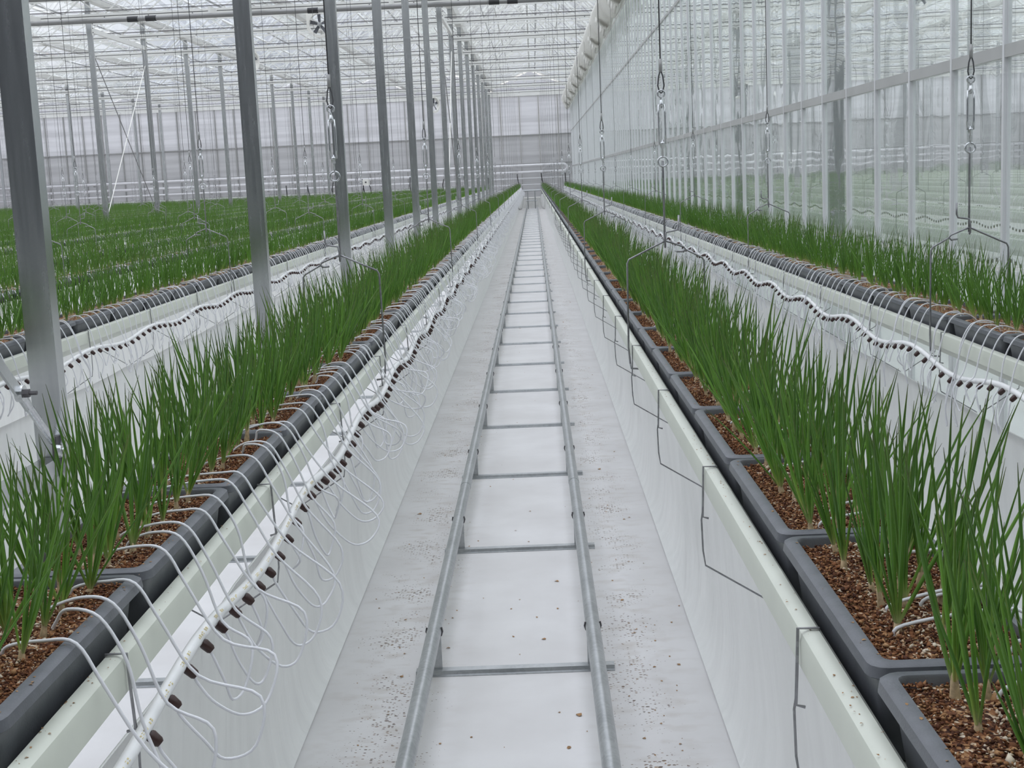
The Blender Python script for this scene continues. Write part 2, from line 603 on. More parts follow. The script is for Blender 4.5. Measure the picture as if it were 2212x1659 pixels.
def nth(i):
    """1 -> first, 23 -> twenty-third, 104 -> hundred-and-fourth"""
    if i < 20:
        return _T[i - 1]
    if i < 100:
        a, b = divmod(i, 10)
        return _D[a] + ('ieth' if b == 0 else 'y-' + _T[b - 1])
    return 'hundredth' if i == 100 else 'hundred-and-' + nth(i - 100)


def in_view(x, y, z=1.2, margin=40):
    p = R.transposed() @ Vector((x, y, z - CAMZ))
    if p.z > -0.3:
        return False
    u, v = IMW / 2 + FOC * p.x / -p.z, IMH / 2 - FOC * p.y / -p.z
    return -margin < u < IMW + margin and -margin < v < IMH + margin

# ------------------------------------------------------------------ layout of the house (metres)
Y_END = 72.9
Y_FRONT = -4.6
X_LEFT, X_RIGHT = -31.2, 27.0
S = 4.51                      # bay length along the house
Y0 = 5.27                     # first hanger / girder in view
GIRDER_Z = 5.80
COLS_X = (-2.06, -10.36, -18.66, -26.96)
WALL_X = 2.11
RIM_Z, LIP_Z = 1.096, 1.035
ROWS = {'R1': 0.503, 'R2': 1.684, 'L1': -0.771, 'L2': -2.391}
ROW_NAME = {
    'R1': 'right of track', 'R2': 'glass wall row',
    'L1': 'left of track', 'L2': 'steel column row'}
base = (-2.391, -3.61, -4.83)
i = 3
for bay in range(0, 7):
    for bx in base:
        x = bx - 4.15 * bay
        if bay == 0 and bx == base[0]:
            continue
        if x > X_LEFT + 1.5:
            key = 'L%d' % i
            ROWS[key] = x
            ROW_NAME[key] = '%s row leftwards from track' % nth(i)
            i += 1
SIDE = {k: (-1 if k == 'R2' else 1) for k in ROWS}     # the side the drip tubes hang on
ROW_Y0, ROW_Y1 = 0.9, 71.4

# ------------------------------------------------------------------ the setting
MB().box((X_LEFT, Y_FRONT, -0.1), (X_RIGHT, Y_END + 0.2, 0.0)).build('floor', M['floor'], kind='structure')
MB().box((-160, -120, -0.4), (160, 220, -0.101)).build('ground_outside', M['outside'], kind='structure')
MB().box((X_LEFT, Y_FRONT - 0.2, 0), (X_RIGHT, Y_FRONT, 7.4)).build('wall_front', M['unseen_wall'], kind='structure')  # unseen wall behind the camera, added dark so the column faces reflect it

# left side wall: posts and glass (out of frame, closes the house)
wl = MB().box((X_LEFT - 0.1, Y_FRONT, 0), (X_LEFT, Y_END, 0.4)).build('wall_left', M['plinth'], kind='structure')
MB().box((X_LEFT - 0.06, Y_FRONT, 0.4), (X_LEFT - 0.04, Y_END, 6.3)).build('pane', M['panel_hi'], wl)
wr2 = MB().box((X_RIGHT, Y_FRONT, 0), (X_RIGHT + 0.1, Y_END, 0.4)).build('wall_side', M['plinth'], kind='structure')
MB().box((X_RIGHT + 0.04, Y_FRONT, 0.4), (X_RIGHT + 0.06, Y_END, 6.3)).build('pane', M['panel_hi'], wr2)

# end wall ------------------------------------------------------------
wb = MB().box((X_LEFT, Y_END, 0), (X_RIGHT, Y_END + 0.2, 0.55)).build('wall_back', M['plinth'], kind='structure')
bay = 1.02
xs = np.arange(X_LEFT, X_RIGHT, bay)
tiers = ((0.55, 2.35, 'panel_lo'), (2.35, 3.87, 'panel_lo'), (3.87, 6.0, 'panel_hi'))
pm = {}
for z0, z1, mm in tiers:
    pm[z0] = MB().box((0.03, 0.08, z0 + 0.02), (bay - 0.03, 0.10, z1 - 0.02)).mesh('panel', M[mm])
mull = MB().box((-0.025, 0.02, 0.55), (0.025, 0.10, 6.0)).mesh('mullion', M['alu_grey'])
for x in xs:
    for z0, z1, mm in tiers:
        link('panel', pm[z0], wb, (x, Y_END, 0))
    link('mullion', mull, wb, (x, Y_END, 0))
for z, h, q in ((2.35, 0.05, 'alu_grey'), (3.87, 0.05, 'alu_grey'), (6.0, 0.14, 'white_steel')):
    MB().box((X_LEFT, Y_END + 0.0, z - h / 2), (X_RIGHT, Y_END + 0.09, z + h / 2)).build('rail', M[q], wb)

# glass wall on the right ------------------------------------------------
wr = MB().box((WALL_X - 0.03, Y_FRONT, 0), (WALL_X + 0.05, Y_END, 0.30)).build('wall_right', M['plinth'], kind='structure')
MP = 0.752
MY0 = 6.10
Z_TR = (2.15, 4.00)
tier = ((0.30, 2.12), (2.18, 3.98), (4.02, 5.80))
pane_me = [MB().box((-0.003, 0.012, a), (0.003, MP - 0.012, b)).mesh('pane', M['glass']) for a, b in tier]
bar = MB()
bar.box((-0.020, -0.012, 0.30), (0.006, 0.012, 5.80)).box((-0.006, -0.016, 0.30), (0.012, 0.016, 5.80))
bar_me = bar.mesh('mullion', M['alu'])
ks = [k for k in range(-13, 89) if Y_FRONT < MY0 + MP * k < Y_END - 0.2]
rest = MB()
for k in ks:
    y = MY0 + MP * k
    link('mullion', bar_me, wr, (WALL_X, y, 0))
    for j in range(3):
        if k >= -1:
            link('pane', pane_me[j], wr, (WALL_X, y, 0))
        else:
            a, b = tier[j]
            rest.box((WALL_X - 0.003, y + 0.012, a), (WALL_X + 0.003, y + MP - 0.012, b))
rest.build('pane_run', M['glass'], wr, kind='stuff')
for z, h in ((2.15, 0.055), (4.00, 0.035)):
    MB().box((WALL_X - 0.018, Y_FRONT, z - h / 2), (WALL_X + 0.03, Y_END, z + h / 2)).build('transom', M['alu_mid'], wr)
MB().box((WALL_X - 0.06, Y_FRONT, 5.78), (WALL_X + 0.08, Y_END, 6.25)).build('eaves_rail', M['white_steel'], wr)

# gable panels that close the end wall under each roof
gab = [2.09 + 4.15 * j for j in range(-8, 7)]
for x in gab[:-1]:
    if x > X_LEFT - 0.5:
        g_ = MB()
        tri = [(x + 0.05, 6.07), (x + 4.10, 6.07), (x + 4.10, 6.32), (x + 2.075, 7.20), (x + 0.05, 6.32)]
        g_.add([(a, Y_END + 0.04, b) for a, b in tri] + [(a, Y_END + 0.07, b) for a, b in tri],
               [(0, 1, 2, 3, 4), (9, 8, 7, 6, 5)] + [(j, j + 5, (j + 1) % 5 + 5, (j + 1) % 5) for j in range(5)])
        g_.build('gable_panel', M['panel_hi'], wb)

# roof: gutters, ridges, panes, bars, girders ----------------------------------
RW = 4.15
EAVE_Z, RIDGE_Z = 6.35, 7.25
x_e = [2.09 + RW * j for j in range(-8, 7)]
ceil = MB()
for x in x_e:
    if X_LEFT - 0.5 < x < X_RIGHT + 0.5:
        ceil.extrude_y([(x - 0.09, EAVE_Z - 0.10), (x + 0.09, EAVE_Z - 0.10), (x + 0.14, EAVE_Z + 0.05), (x - 0.14, EAVE_Z + 0.05)], Y_FRONT, Y_END)
ce = ceil.build('ceiling', M['white_steel'], kind='structure')
ridge = MB()
panes, bars, vents = MB(), MB(), MB()
for x in x_e[:-1]:
    if x < X_LEFT - 0.5:
        continue
    xm = x + RW / 2
    ridge.box((xm - 0.03, Y_FRONT, RIDGE_Z - 0.05), (xm + 0.03, Y_END, RIDGE_Z + 0.05))
    for sx in (-1, 1):
        xe = x if sx < 0 else x + RW
        y = Y_FRONT
        while y < Y_END:
            yb = min(y + 1.5, Y_END)
            a0 = Vector((xe - sx * 0.12, 0, EAVE_Z + 0.05))
            a1 = Vector((xm + sx * 0.03, 0, RIDGE_Z + 0.02))
            panes.add([(a0.x, y, a0.z), (a0.x, yb, a0.z), (a1.x, yb, a1.z), (a1.x, y, a1.z)], [(0, 1, 2, 3)])
            bars.bar((a0.x, y, a0.z), (a1.x, y, a1.z), 0.024, 0.03)
            y += 1.5
        # ventilator frame lying halfway up each slope
        for yv in np.arange(Y_FRONT + 1.5, Y_END - 4, 4.51):
            p = a0.lerp(a1, 0.5)
            vents.bar((p.x, yv, p.z - 0.03), (p.x, yv + 3.0, p.z - 0.03), 0.035, 0.03)
            vents.bar((p.x, yv + 1.5, p.z - 0.03), (xm, yv + 1.5, 6.45), 0.02, 0.02)
ridge.build('ridge_bar', M['white_steel'], ce)
panes.build('roof_glazing', M['roofglass'], ce, kind='stuff')
bars.build('glazing_bars', M['white_steel'], ce, kind='stuff')
vents.build('vent_frames', M['white_steel'], ce, kind='stuff')
# drive tubes for the ventilators run along the house under each ridge
drive = MB()
for x in x_e[:-1]:
    if x > X_LEFT - 0.5:
        drive.tube([(x + RW / 2 + 0.25, Y_FRONT, 6.45), (x + RW / 2 + 0.25, Y_END, 6.45)], 0.03, 6)
        drive.tube([(x + 0.9, Y_FRONT, 6.0), (x + 0.9, Y_END, 6.0)], 0.012, 4)
drive.build('vent_drive_tube', M['zinc'], ce)

def girder(k, xa, xb, where):
    y = Y0 + S * k
    o = thing('lattice_girder', 'white lattice girder under the roof, %s' % where, 'girder', (0, y, 0))
    ch = MB().box((xa, -0.03, GIRDER_Z), (xb, 0.03, GIRDER_Z + 0.045)).box((xa, -0.038, GIRDER_Z + 0.062), (xb, 0.03, GIRDER_Z + 0.115))
    ch.box((xa, -0.012, GIRDER_Z + 0.04), (xb, 0.02, GIRDER_Z + 0.07))
    co_ = ch.build('bottom_chord', M['white_steel'], o)
    MB().box((xa, -0.016, GIRDER_Z + 0.047), (xb, -0.012, GIRDER_Z + 0.060)).build('gap_shade', M['dark'], co_)  # dark strip painting the shade in the gap between the chord's two bands
    bl = MB()
    for xb_2 in np.arange(xa + 0.5, xb, 1.04):
        bl.box((xb_2 - 0.012, -0.036, GIRDER_Z + 0.018), (xb_2 + 0.012, -0.03, GIRDER_Z + 0.036))
    bl.build('bolt_heads', M['dark'], co_, kind='stuff')
    MB().box((xa, -0.02, GIRDER_Z + 0.42), (xb, 0.02, GIRDER_Z + 0.46)).build('top_chord', M['white_steel'], o)
    MB().tube([(xa, -0.02, GIRDER_Z + 0.175), (xb, -0.02, GIRDER_Z + 0.175)], 0.011, 5).build('screen_rod', M['dark'], o)
    wbm = MB()
    x, up = xb, True
    while x - 0.52 > xa:
        z0, z1 = (GIRDER_Z + 0.05, GIRDER_Z + 0.45) if up else (GIRDER_Z + 0.45, GIRDER_Z + 0.05)
        wbm.bar((x, 0, z0), (x - 0.5, 0, z1), 0.03, 0.022, up=(0, 1, 0))
        x -= 0.5
        up = not up
    wbm.build('web_bars', M['white_steel'], o, kind='stuff')
    scr = MB()
    for dz in (0.16, 0.25):
        scr.tube([(xa, 0.06, GIRDER_Z + dz), (xb, 0.06, GIRDER_Z + dz)], 0.004, 4)
    scr.build('screen_wire', M['cable'], o)
    return o

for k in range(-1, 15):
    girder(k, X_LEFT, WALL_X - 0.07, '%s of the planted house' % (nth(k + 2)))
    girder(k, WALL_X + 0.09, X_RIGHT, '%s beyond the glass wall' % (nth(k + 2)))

# screen drive pipes with dark couplings, hung under two girders
for k, w_ in ((5.16, 'nearer'), (6, 'farther')):
    y = Y0 + S * k - 0.75
    o = thing('screen_drive_pipe', 'grey screen drive pipe with black couplings under roof, %s of two' % w_, 'pipe', (0, y, 5.66))
    MB().tube([(X_LEFT, 0, 0), (1.75, 0, 0)], 0.055, 10).build('tube', M['pipegrey'], o, smooth=True)
    for x in np.arange(-29.9, 1.6, 4.15):
        for dx in (0, 0.42):
            MB().tube([(x + dx, 0, 0), (x + dx + 0.24, 0, 0)], 0.066, 10).build('coupling', M['black'], o, smooth=True)
    for x in np.arange(-28, 1.6, 4.15):
        MB().box((x - 0.03, -0.02, 0), (x + 0.03, 0.62, 0.2)).build('bracket', M['white_steel'], o)

# ------------------------------------------------------------------ columns
cm = MB().box((-0.06, -0.04, 0), (0.06, 0.04, GIRDER_Z + 0.42))
col_me = cm.mesh('shaft', M['galv'])
foot_me = MB().box((-0.10, -0.08, 0), (0.10, 0.08, 0.015)).mesh('foot_plate', M['galv'])
head_me = MB().box((-0.07, -0.05, GIRDER_Z - 0.35), (-0.06, 0.05, GIRDER_Z + 0.2)).box((0.06, -0.05, GIRDER_Z - 0.35), (0.07, 0.05, GIRDER_Z + 0.2)).mesh('head_bracket', M['white_steel'])
bolt = MB()
for sx in (-0.075, 0.075):
    for z in (-0.28, -0.18, -0.08):
        bolt.lathe([(0.0, -0.012), (0.012, -0.012), (0.012, 0.012), (0.0, 0.012)], 6, 'x', (sx, 0, GIRDER_Z + z))
bolt_me = bolt.mesh('bolt', M['dark'])
LINE = ['beside the second row', 'in the second column line', 'in the third column line', 'in the fourth column line']
def column(x, k, label):
    y = Y0 + S * k + 0.235
    o = thing('steel_column', label, 'column', (x, y, 0))
    link('shaft', col_me, o)
    if k < 12 and abs(x) < 19:
        link('foot_plate', foot_me, o)
        link('head_bracket', head_me, o)
        link('bolts', bolt_me, o)
    return o
for li, x in enumerate(COLS_X):
    c = 0
    for k in range(-1, 15):
        if k < 0 or in_view(x, Y0 + S * k, 1.5, 80) or in_view(x, Y0 + S * k, 3.0, 80):
            c += 1
            if k < 0 and li > 0:
                continue
            column(x, k, ('galvanised square column %s, %s from the camera' % (LINE[li], nth(k + 1))) if k >= 0 else 'galvanised square column at the near end of the tie rail')
for li, x in enumerate((WALL_X + 0.105, 10.39, 18.69)):
    for k in range(0, 15):
        if in_view(x, Y0 + S * k, 1.5, 80) or in_view(x, Y0 + S * k, 3.0, 80):
            column(x, k, 'grey column %s, %s from the camera' % (('just behind the glass wall', 'first line beyond the glass', 'second line beyond the glass')[li], nth(k + 1)))

# ties and cross braces in the braced bays
def brace_set(x, k, tag):
    ya, yb = Y0 + S * k + 0.235, Y0 + S * (k + 1) + 0.235
    MB().bar((x + 0.02, ya, 5.57), (x + 0.02, yb, 5.57), 0.06, 0.10).build('tie_beam', M['white_steel'], label='white horizontal tie beam joining two columns under roof, %s' % tag, category='beam')
    for a, b, q, w_ in ((1.15, 5.1, 'boxwhite', 'pale'), (5.1, 1.15, 'wire', 'dark')):  # the lit rod is coloured white, its twin dark: light put into the colour
        MB().tube([(x, ya + 0.05, a), (x, yb - 0.05, b)], 0.012, 6).build('brace_rod', M[q], label='%s diagonal brace rod crossing between columns, %s' % (w_, tag), category='rod')
for x, t in zip(COLS_X[:3], ('column line beside the second row', 'second column line', 'third column line')):
    brace_set(x, 6, t)
# the near braced bay: square tie and a bolted brace that meet the first column
yc = Y0 + 0.235
xb_ = COLS_X[0]
o = MB().box((xb_ - 0.035, yc - S + 0.05, 0.555), (xb_ + 0.035, yc - 0.045, 0.63)).build('tie_rail', M['galv'], label='galvanised square tie rail running to the foot of the first column', category='rail')
o = thing('column_brace', 'galvanised diagonal brace bolted to the first column near its foot', 'brace', (xb_ + 0.02, yc, 0))
P0, P1 = Vector((0.0, -0.06, 0.70)), Vector((0.0, -0.36, 0.95))
dirn = (P1 - P0).normalized()
MB().tube([P0, P1], 0.017, 10).build('rod', M['zinc'], o, smooth=True)
MB().bar(P1 - dirn * 0.10, P1 + dirn * 4.0, 0.012, 0.05, up=(0, -dirn.z, dirn.y)).build('flat_bar', M['galv'], o)
MB().lathe([(0, -0.03), (0.033, -0.03), (0.033, 0.0), (0, 0.0)], 16, 'x', (0.02, -0.36, 0.95)).build('washer', M['zinc'], o)
MB().lathe([(0, 0), (0.018, 0), (0.018, 0.02), (0.009, 0.02), (0.009, 0.05), (0, 0.05)], 6, 'x', (0.02, -0.36, 0.95)).build('bolt', M['dark'], o)
MB().box((0.0, -0.075, 0.60), (0.02, 0.0, 0.72)).build('clamp_plate', M['dark'], o)
MB().lathe([(0, 0), (0.03, 0), (0.026, 0.02), (0.014, 0.02), (0.014, 0.035), (0, 0.035)], 10, 'x', (0.02, -0.07, 0.66)).build('nut', M['zinc'], o)

# ------------------------------------------------------------------ floor track (pipe rails)
def track(xm, y0, y1, label, full=True):
    o = thing('pipe_rail_track', label, 'track', (xm, 0, 0))
    zr = 0.155
    for sx in (-0.275, 0.275):
        seg = MB()
        seg.tube([(sx, y0, zr), (sx, y1, zr)], 0.0255, 16)
        r = seg.build('rail', M['rail'], o, smooth=True)
        sl = MB()
        for y in np.arange(6.65, y1, 6.14):
            sl.tube([(sx, y, zr), (sx, y + 0.07, zr)], 0.0272, 12)
        sl.build('joint_sleeves', M['rail'], r, smooth=True)
    prof = [(-0.035, 0.0), (-0.035, 0.004), (-0.022, 0.004), (-0.018, 0.016), (0.018, 0.016), (0.022, 0.004), (0.035, 0.004), (0.035, 0.0)]
    cb = MB()
    P = [(y, z) for y, z in prof]
    n = len(P)
    vs = [(-0.345, y, z) for y, z in P] + [(0.345, y, z) for y, z in P]
    cb.add(vs, [(j, (j + 1) % n, n + (j + 1) % n, n + j) for j in range(n)] + [tuple(range(n - 1, -1, -1)), tuple(range(n, 2 * n))])
    cme = cb.mesh('sleeper', M['rail'])
    ume = MB().box((-0.022, -0.003, 0.016), (0.022, 0.003, 0.14)).box((-0.022, -0.022, 0.016), (0.022, 0.003, 0.019)).mesh('upright', M['rail'])
    cl = MB()
    a = np.linspace(-0.15 * PI, 1.15 * PI, 9)
    cl.tube([(0.0285 * math.cos(t), 0, zr - 0.0 - 0.0285 * math.sin(t)) for t in a], 0.003, 4)
    clm = cl.mesh('clip', M['dark'])
    for y in np.arange(4.47 - 2 * 1.535, y1, 1.535):
        s = link('sleeper', cme, o, (0, y, 0))
        for sx in (-0.275, 0.275):
            link('upright', ume, o, (sx, y, 0))
            if y < 25 and full:
                link('clip', clm, o, (sx, y, 0))
    return o
AISLE = -0.134
track(AISLE, 0.8, 71.0, 'galvanised pipe rail track on white floor down the central aisle')
track((ROWS['R1'] + ROWS['R2']) / 2, 0.8, 71.0, 'pipe rail track in aisle between glass wall row and its neighbour', False)
track((ROWS['L1'] + ROWS['L2']) / 2 + 0.1, 0.8, 71.0, 'pipe rail track in aisle alongside the steel columns', False)

# scraps of dry skin and crumbs of bark on the floor beside the rails
sc = Scatter()
flake = MB().add([(-1, -0.5, 0), (0, -0.8, 0.35), (1, -0.2, 0.1), (0.9, 0.5, 0.3), (0, 0.7, 0.5), (-0.8, 0.4, 0.15)], [(0, 1, 4, 5), (1, 2, 3, 4)])
fm = flake.mesh('flake', None, attrs=True)
ft = arrays_attr(fm)
for _ in range(430):
    side = random.random()
    x = AISLE + (random.gauss(0.43, 0.10) if side < 0.42 else random.gauss(-0.43, 0.10) if side < 0.86 else random.uniform(-0.25, 0.25))
    y = 3.2 + 22 * random.random() ** 1.8
    sc.put(ft, x, y, 0.001, random.uniform(0, 6.3), random.uniform(0.002, 0.006) * (2.2 if random.random() < 0.08 else 1))
link('fallen_crumbs', sc.mesh('fallen_crumbs', M['skin']), label='dry brown skin scraps scattered on the white floor beside rails', kind='stuff', category='debris')

# ------------------------------------------------------------------ growing gutters, film curtains
GP = [(-0.145, -0.056), (-0.146, -0.016), (-0.143, -0.005), (-0.135, 0.0), (-0.119, 0.0), (-0.113, -0.006), (-0.112, -0.060), (-0.09, -0.086), (0.09, -0.086),
      (0.112, -0.060), (0.113, -0.006), (0.119, 0.0), (0.135, 0.0), (0.143, -0.005), (0.146, -0.016), (0.145, -0.056), (0.12, -0.064), (0.10, -0.094), (-0.10, -0.094), (-0.12, -0.064)]
gut_me = MB().extrude_y(GP[::-1], ROW_Y0, ROW_Y1, 2).mesh('growing_gutter', M['gutter'], smooth=True)

def film_mesh(y0, y1, nearfine, lean=0):
    m_ = MB()
    zs = [0.72, 0.66, 0.5, 0.34, 0.22, 0.13, 0.06, 0.02, 0.004]
    fl = [0.0, 0.0, 0.0, 0.0, 0.003, 0.009, 0.013, 0.016, 0.020]
    off = [0.0, -0.008, -0.022, -0.035, -0.042, -0.036, -0.024, -0.008, 0.010]
    if lean:
        fl = [0.0] * 9
    ys = np.concatenate([np.arange(y0, min(14, y1), 0.09), np.arange(14, y1, 0.6), [y1]]) if nearfine else np.arange(y0, y1 + 1, 2.0)
    vs, n = [], len(zs)
    rr = np.random.default_rng(int(abs(y0) * 100) + 5)
    wob = np.cumsum(rr.normal(0, 0.0065, len(ys)))
    wob -= np.convolve(np.pad(wob, 12, 'edge'), np.ones(25) / 25, 'valid')
    for s in (1, -1):
        for i_, y in enumerate(ys):
            for j, (z, f) in enumerate(zip(zs, fl)):
                q = math.sin(j / (n - 1) * PI)
                vs.append((s * (0.003 + f) + lean * off[j] + wob[i_] * q * 1.2, y + (wob[i_] * 0.5 * q), z + (0.012 * abs(math.sin(y * PI / 1.09)) * -1 if j == 0 else 0)))
    fs, k = [], len(ys)
    for s in (0, 1):
        for i_ in range(k - 1):
            for j in range(n - 1):
                a = s * k * n + i_ * n + j
                q = (a, a + 1, a + n + 1, a + n)
                fs.append(q if s else q[::-1])
    for i_ in range(k - 1):
        a = i_ * n
        fs.append((a, a + n, k * n + a + n, k * n + a))
    m_.add(vs, fs)
    return m_.mesh('film_curtain', M['film'], smooth='all')
film_near = {'R1': film_mesh(ROW_Y0, ROW_Y1, True, -1), 'L1': film_mesh(ROW_Y0 + 0.013, ROW_Y1, True, 1), 'R2': film_mesh(ROW_Y0 + 0.027, ROW_Y1, True, -1), 'L2': film_mesh(ROW_Y0 + 0.041, ROW_Y1, True, 1)}
film_far = film_mesh(ROW_Y0, ROW_Y1, False)
for q, (key, x) in enumerate(ROWS.items()):
    link('growing_gutter', gut_me, None, (x, 0, LIP_Z), label='cream steel growing gutter carrying the crates, %s' % ROW_NAME[key], category='gutter')
    link('film_curtain', film_near[key] if key in ('R1', 'R2', 'L1', 'L2') else film_far, None, (x + {'R1': 0.030, 'L1': -0.022}.get(key, 0.0), 0, 0),
         label='white plastic film curtain hanging under gutter, %s' % ROW_NAME[key], category='film')

# ------------------------------------------------------------------ planter crates
CL = 0.594
def rrect(hx, hy, r, z, n=4):
    pts = []
    for cx, cy, a0 in ((hx - r, hy - r, 0), (-hx + r, hy - r, 90), (-hx + r, -hy + r, 180), (hx - r, -hy + r, 270)):
        for t in range(n):
            a = math.radians(a0 + 90 * t / (n - 1))
            pts.append((cx + r * math.cos(a), cy + r * math.sin(a), z))
    return pts
def crate_mesh(n=4):
    loops = [(0.097, 0.278, 0.012, -0.032), (0.097, 0.278, 0.012, -0.003), (0.099, 0.280, 0.014, 0.0), (0.113, CL / 2 - 0.005, 0.02, 0.0),
             (0.119, CL / 2 - 0.001, 0.022, -0.004), (0.121, CL / 2, 0.022, -0.018), (0.118, CL / 2 - 0.003, 0.02, -0.020), (0.105, CL / 2 - 0.018, 0.02, -0.021),
             (0.090, CL / 2 - 0.045, 0.02, -0.143)]
    m_ = MB()
    vs = [p for hx, hy, r, z in loops for p in rrect(hx, hy, r, z, n)]
    c = 4 * n
    fs = [(i_ * c + j, i_ * c + (j + 1) % c, (i_ + 1) * c + (j + 1) % c, (i_ + 1) * c + j) for i_ in range(len(loops) - 1) for j in range(c)]
    fs = [f[::-1] for f in fs]
    fs.append(tuple((len(loops) - 1) * c + j for j in range(c)))
    m_.add(vs, fs)
    return m_
crate_me = crate_mesh(4).mesh('shell', M['crate'], smooth=True)
def soil_grid(nx, ny, amp, seed):
    r_ = np.random.default_rng(seed)
    X, Y = np.meshgrid(np.linspace(-0.0985, 0.0985, nx), np.linspace(-0.279, 0.279, ny), indexing='ij')
    Z = -0.014 + r_.normal(0, amp, X.shape) + 0.004 * np.sin(X * 40 + seed) * np.sin(Y * 17 + seed * 2)
    m_ = MB()
    m_.add(np.stack([X, Y, Z], -1).reshape(-1, 3), [(i_ * ny + j, (i_ + 1) * ny + j, (i_ + 1) * ny + j + 1, i_ * ny + j + 1) for i_ in range(nx - 1) for j in range(ny - 1)])
    return m_.mesh('soil', M['soil'], smooth='all')
soil_me = [soil_grid(12, 30, 0.0015, s) for s in range(3)]
soil_lo = soil_grid(3, 6, 0.0, 9)
# loose chips for the crates close to the camera
def chip_mesh(seed, cnt):
    r_ = np.random.default_rng(seed)
    O = np.array([(1, 0, 0), (-1, 0, 0), (0, 1, 0), (0, -1, 0), (0, 0, 1), (0, 0, -1)], float)
    T = np.array([(0, 2, 4), (2, 1, 4), (1, 3, 4), (3, 0, 4), (2, 0, 5), (1, 2, 5), (3, 1, 5), (0, 3, 5)])
    V, F, A, B = [], [], [], []
    for i_ in range(cnt):
        x, y = r_.uniform(-0.096, 0.096), r_.uniform(-0.276, 0.276)
        s = r_.gamma(4, 0.00042) + 0.0008
        q = O * np.array((s * r_.uniform(0.8, 1.7), s * r_.uniform(0.6, 1.1), s * r_.uniform(0.35, 0.8)))
        q = q + r_.normal(0, s * 0.12, q.shape)
        a, b_ = r_.uniform(0, 6.28), r_.normal(0, 0.5)
        ca, sa, cb_, sb = math.cos(a), math.sin(a), math.cos(b_), math.sin(b_)
        q = q @ np.array(((cb_, 0, -sb), (0, 1, 0), (sb, 0, cb_))) @ np.array(((ca, sa, 0), (-sa, ca, 0), (0, 0, 1)))
        V.append(q + (x, y, -0.012 + 0.004 * math.sin(x * 40 + seed) * math.sin(y * 17 + seed * 2) + r_.uniform(-0.002, 0.003)))
        F.append(T + 6 * i_)
        A.append(np.zeros(6))
        pale = abs(x) < 0.055 and r_.random() < 0.35
        B.append(np.full(6, r_.uniform(0.8, 1.0) if pale else r_.beta(2.0, 2.0) * (0.95 if abs(x) > 0.05 else 0.8)))
    return big_mesh('bark_chips', np.concatenate(V), np.concatenate(F), M['chips'], np.concatenate(A), np.concatenate(B))
chip_me = [chip_mesh(s, 5200) for s in range(3)]

CP = 0.611
CY = {'R1': 1.552 - 0.611 + 0.3055, 'L1': 2.09 - 2 * 0.611 + 0.3055, 'R2': 1.2, 'L2': 1.35}
def crate_ys(key):
    y = CY.get(key, 1.3)
    out = []
    while y < ROW_Y1 - 0.3:
        out.append(y)
        y += CP
    return out
KEEP = {'R1': 76, 'L1': 90, 'R2': 68, 'L2': 62}
far_crate, far_soil = Scatter(), Scatter()
lo_crate = arrays(crate_mesh(2).mesh('lo', None))
lo_crate = (*lo_crate, np.zeros(len(lo_crate[0])), np.zeros(len(lo_crate[0])))
lo_soil = arrays(soil_lo)
lo_soil = (*lo_soil, np.zeros(len(lo_soil[0])), np.zeros(len(lo_soil[0])))
crate_index = {}
for key, x in ROWS.items():
    ct = 0
    for y in crate_ys(key):
        if not (in_view(x, y, 1.1, 260) or in_view(x, y, 1.4, 260)):
            continue
        if ct < KEEP.get(key, 0):
            ct += 1
            crate_index[(key, round(y, 3))] = ct
            o = thing('planter_crate', 'dark grey planter crate of bark mix, %s from camera, %s' % (nth(ct), ROW_NAME[key]), 'crate', (x, y, RIM_Z), 'planter crates')
            link('shell', crate_me, o)
            s_ = link('soil', soil_me[ct % 3] if y < 14 else soil_lo, o)
            if y < 7.5 and key in ('R1', 'L1'):
                link('bark_chips', chip_me[ct % 3], s_, rotz=PI * (ct % 2), kind='stuff')
        else:
            far_crate.put(lo_crate, x, y, RIM_Z)
            far_soil.put(lo_soil, x, y, RIM_Z)
fc = link('planter_crates', far_crate.mesh('planter_crates', M['crate']), label='dark grey planter crates in the far rows and distant row ends', category='crates', kind='stuff')
link('soil', far_soil.mesh('soil', M['soil']), fc)

sc2 = Scatter()
for key in ('R1', 'L1'):
    for _ in range(260):
        y = 1.2 + 9 * random.random() ** 1.6
        sg = -1 if key == 'R1' else 1
        if random.random() < 0.7:
            sc2.put(ft, ROWS[key] + sg * random.uniform(0.118, 0.141), y, LIP_Z + 0.0005, random.uniform(0, 6.3), random.uniform(0.0008, 0.0024))
        else:
            sc2.put(ft, ROWS[key] + sg * random.uniform(0.100, 0.113), y, RIM_Z + 0.0002, random.uniform(0, 6.3), random.uniform(0.001, 0.003))
link('spilled_crumbs', sc2.mesh('spilled_crumbs', M['skin']), label='bark crumbs spilled along the gutter lips and crate rims', kind='stuff', category='debris')

# ------------------------------------------------------------------ spring onions
def leaf_pts(L, az, lean, bend, segs, base=(0, 0, 0)):
    P = [np.array(base, float)]
    a = lean
    for i_ in range(segs):
        st = L / segs
        a += bend / segs
        P.append(P[-1] + st * np.array((math.sin(a) * math.cos(az), math.sin(a) * math.sin(az), math.cos(a))))
    return P
def plant_spec(rs):
    nl = rs.randint(7, 11)
    nk = rs.uniform(0.010, 0.032)
    lv = []
    for q in range(nl):
        L = rs.uniform(0.17, 0.30)
        if rs.random() < 0.22:
            L = rs.uniform(0.10, 0.17)
        lv.append((L, rs.uniform(0, 2 * PI), rs.uniform(0.02, 0.26) if rs.random() < 0.8 else rs.uniform(0.25, 0.5), rs.uniform(-0.12, 0.22), rs.uniform(0.0018, 0.0030), rs.random()))
    return nk, lv
def leaf_profile(segs, r):
    t = np.linspace(0, 1, segs + 1)
    return r * np.interp(t, [0, 0.12, 0.45, 0.75, 1.0], [0.85, 0.95, 1.0, 0.75, 0.10])
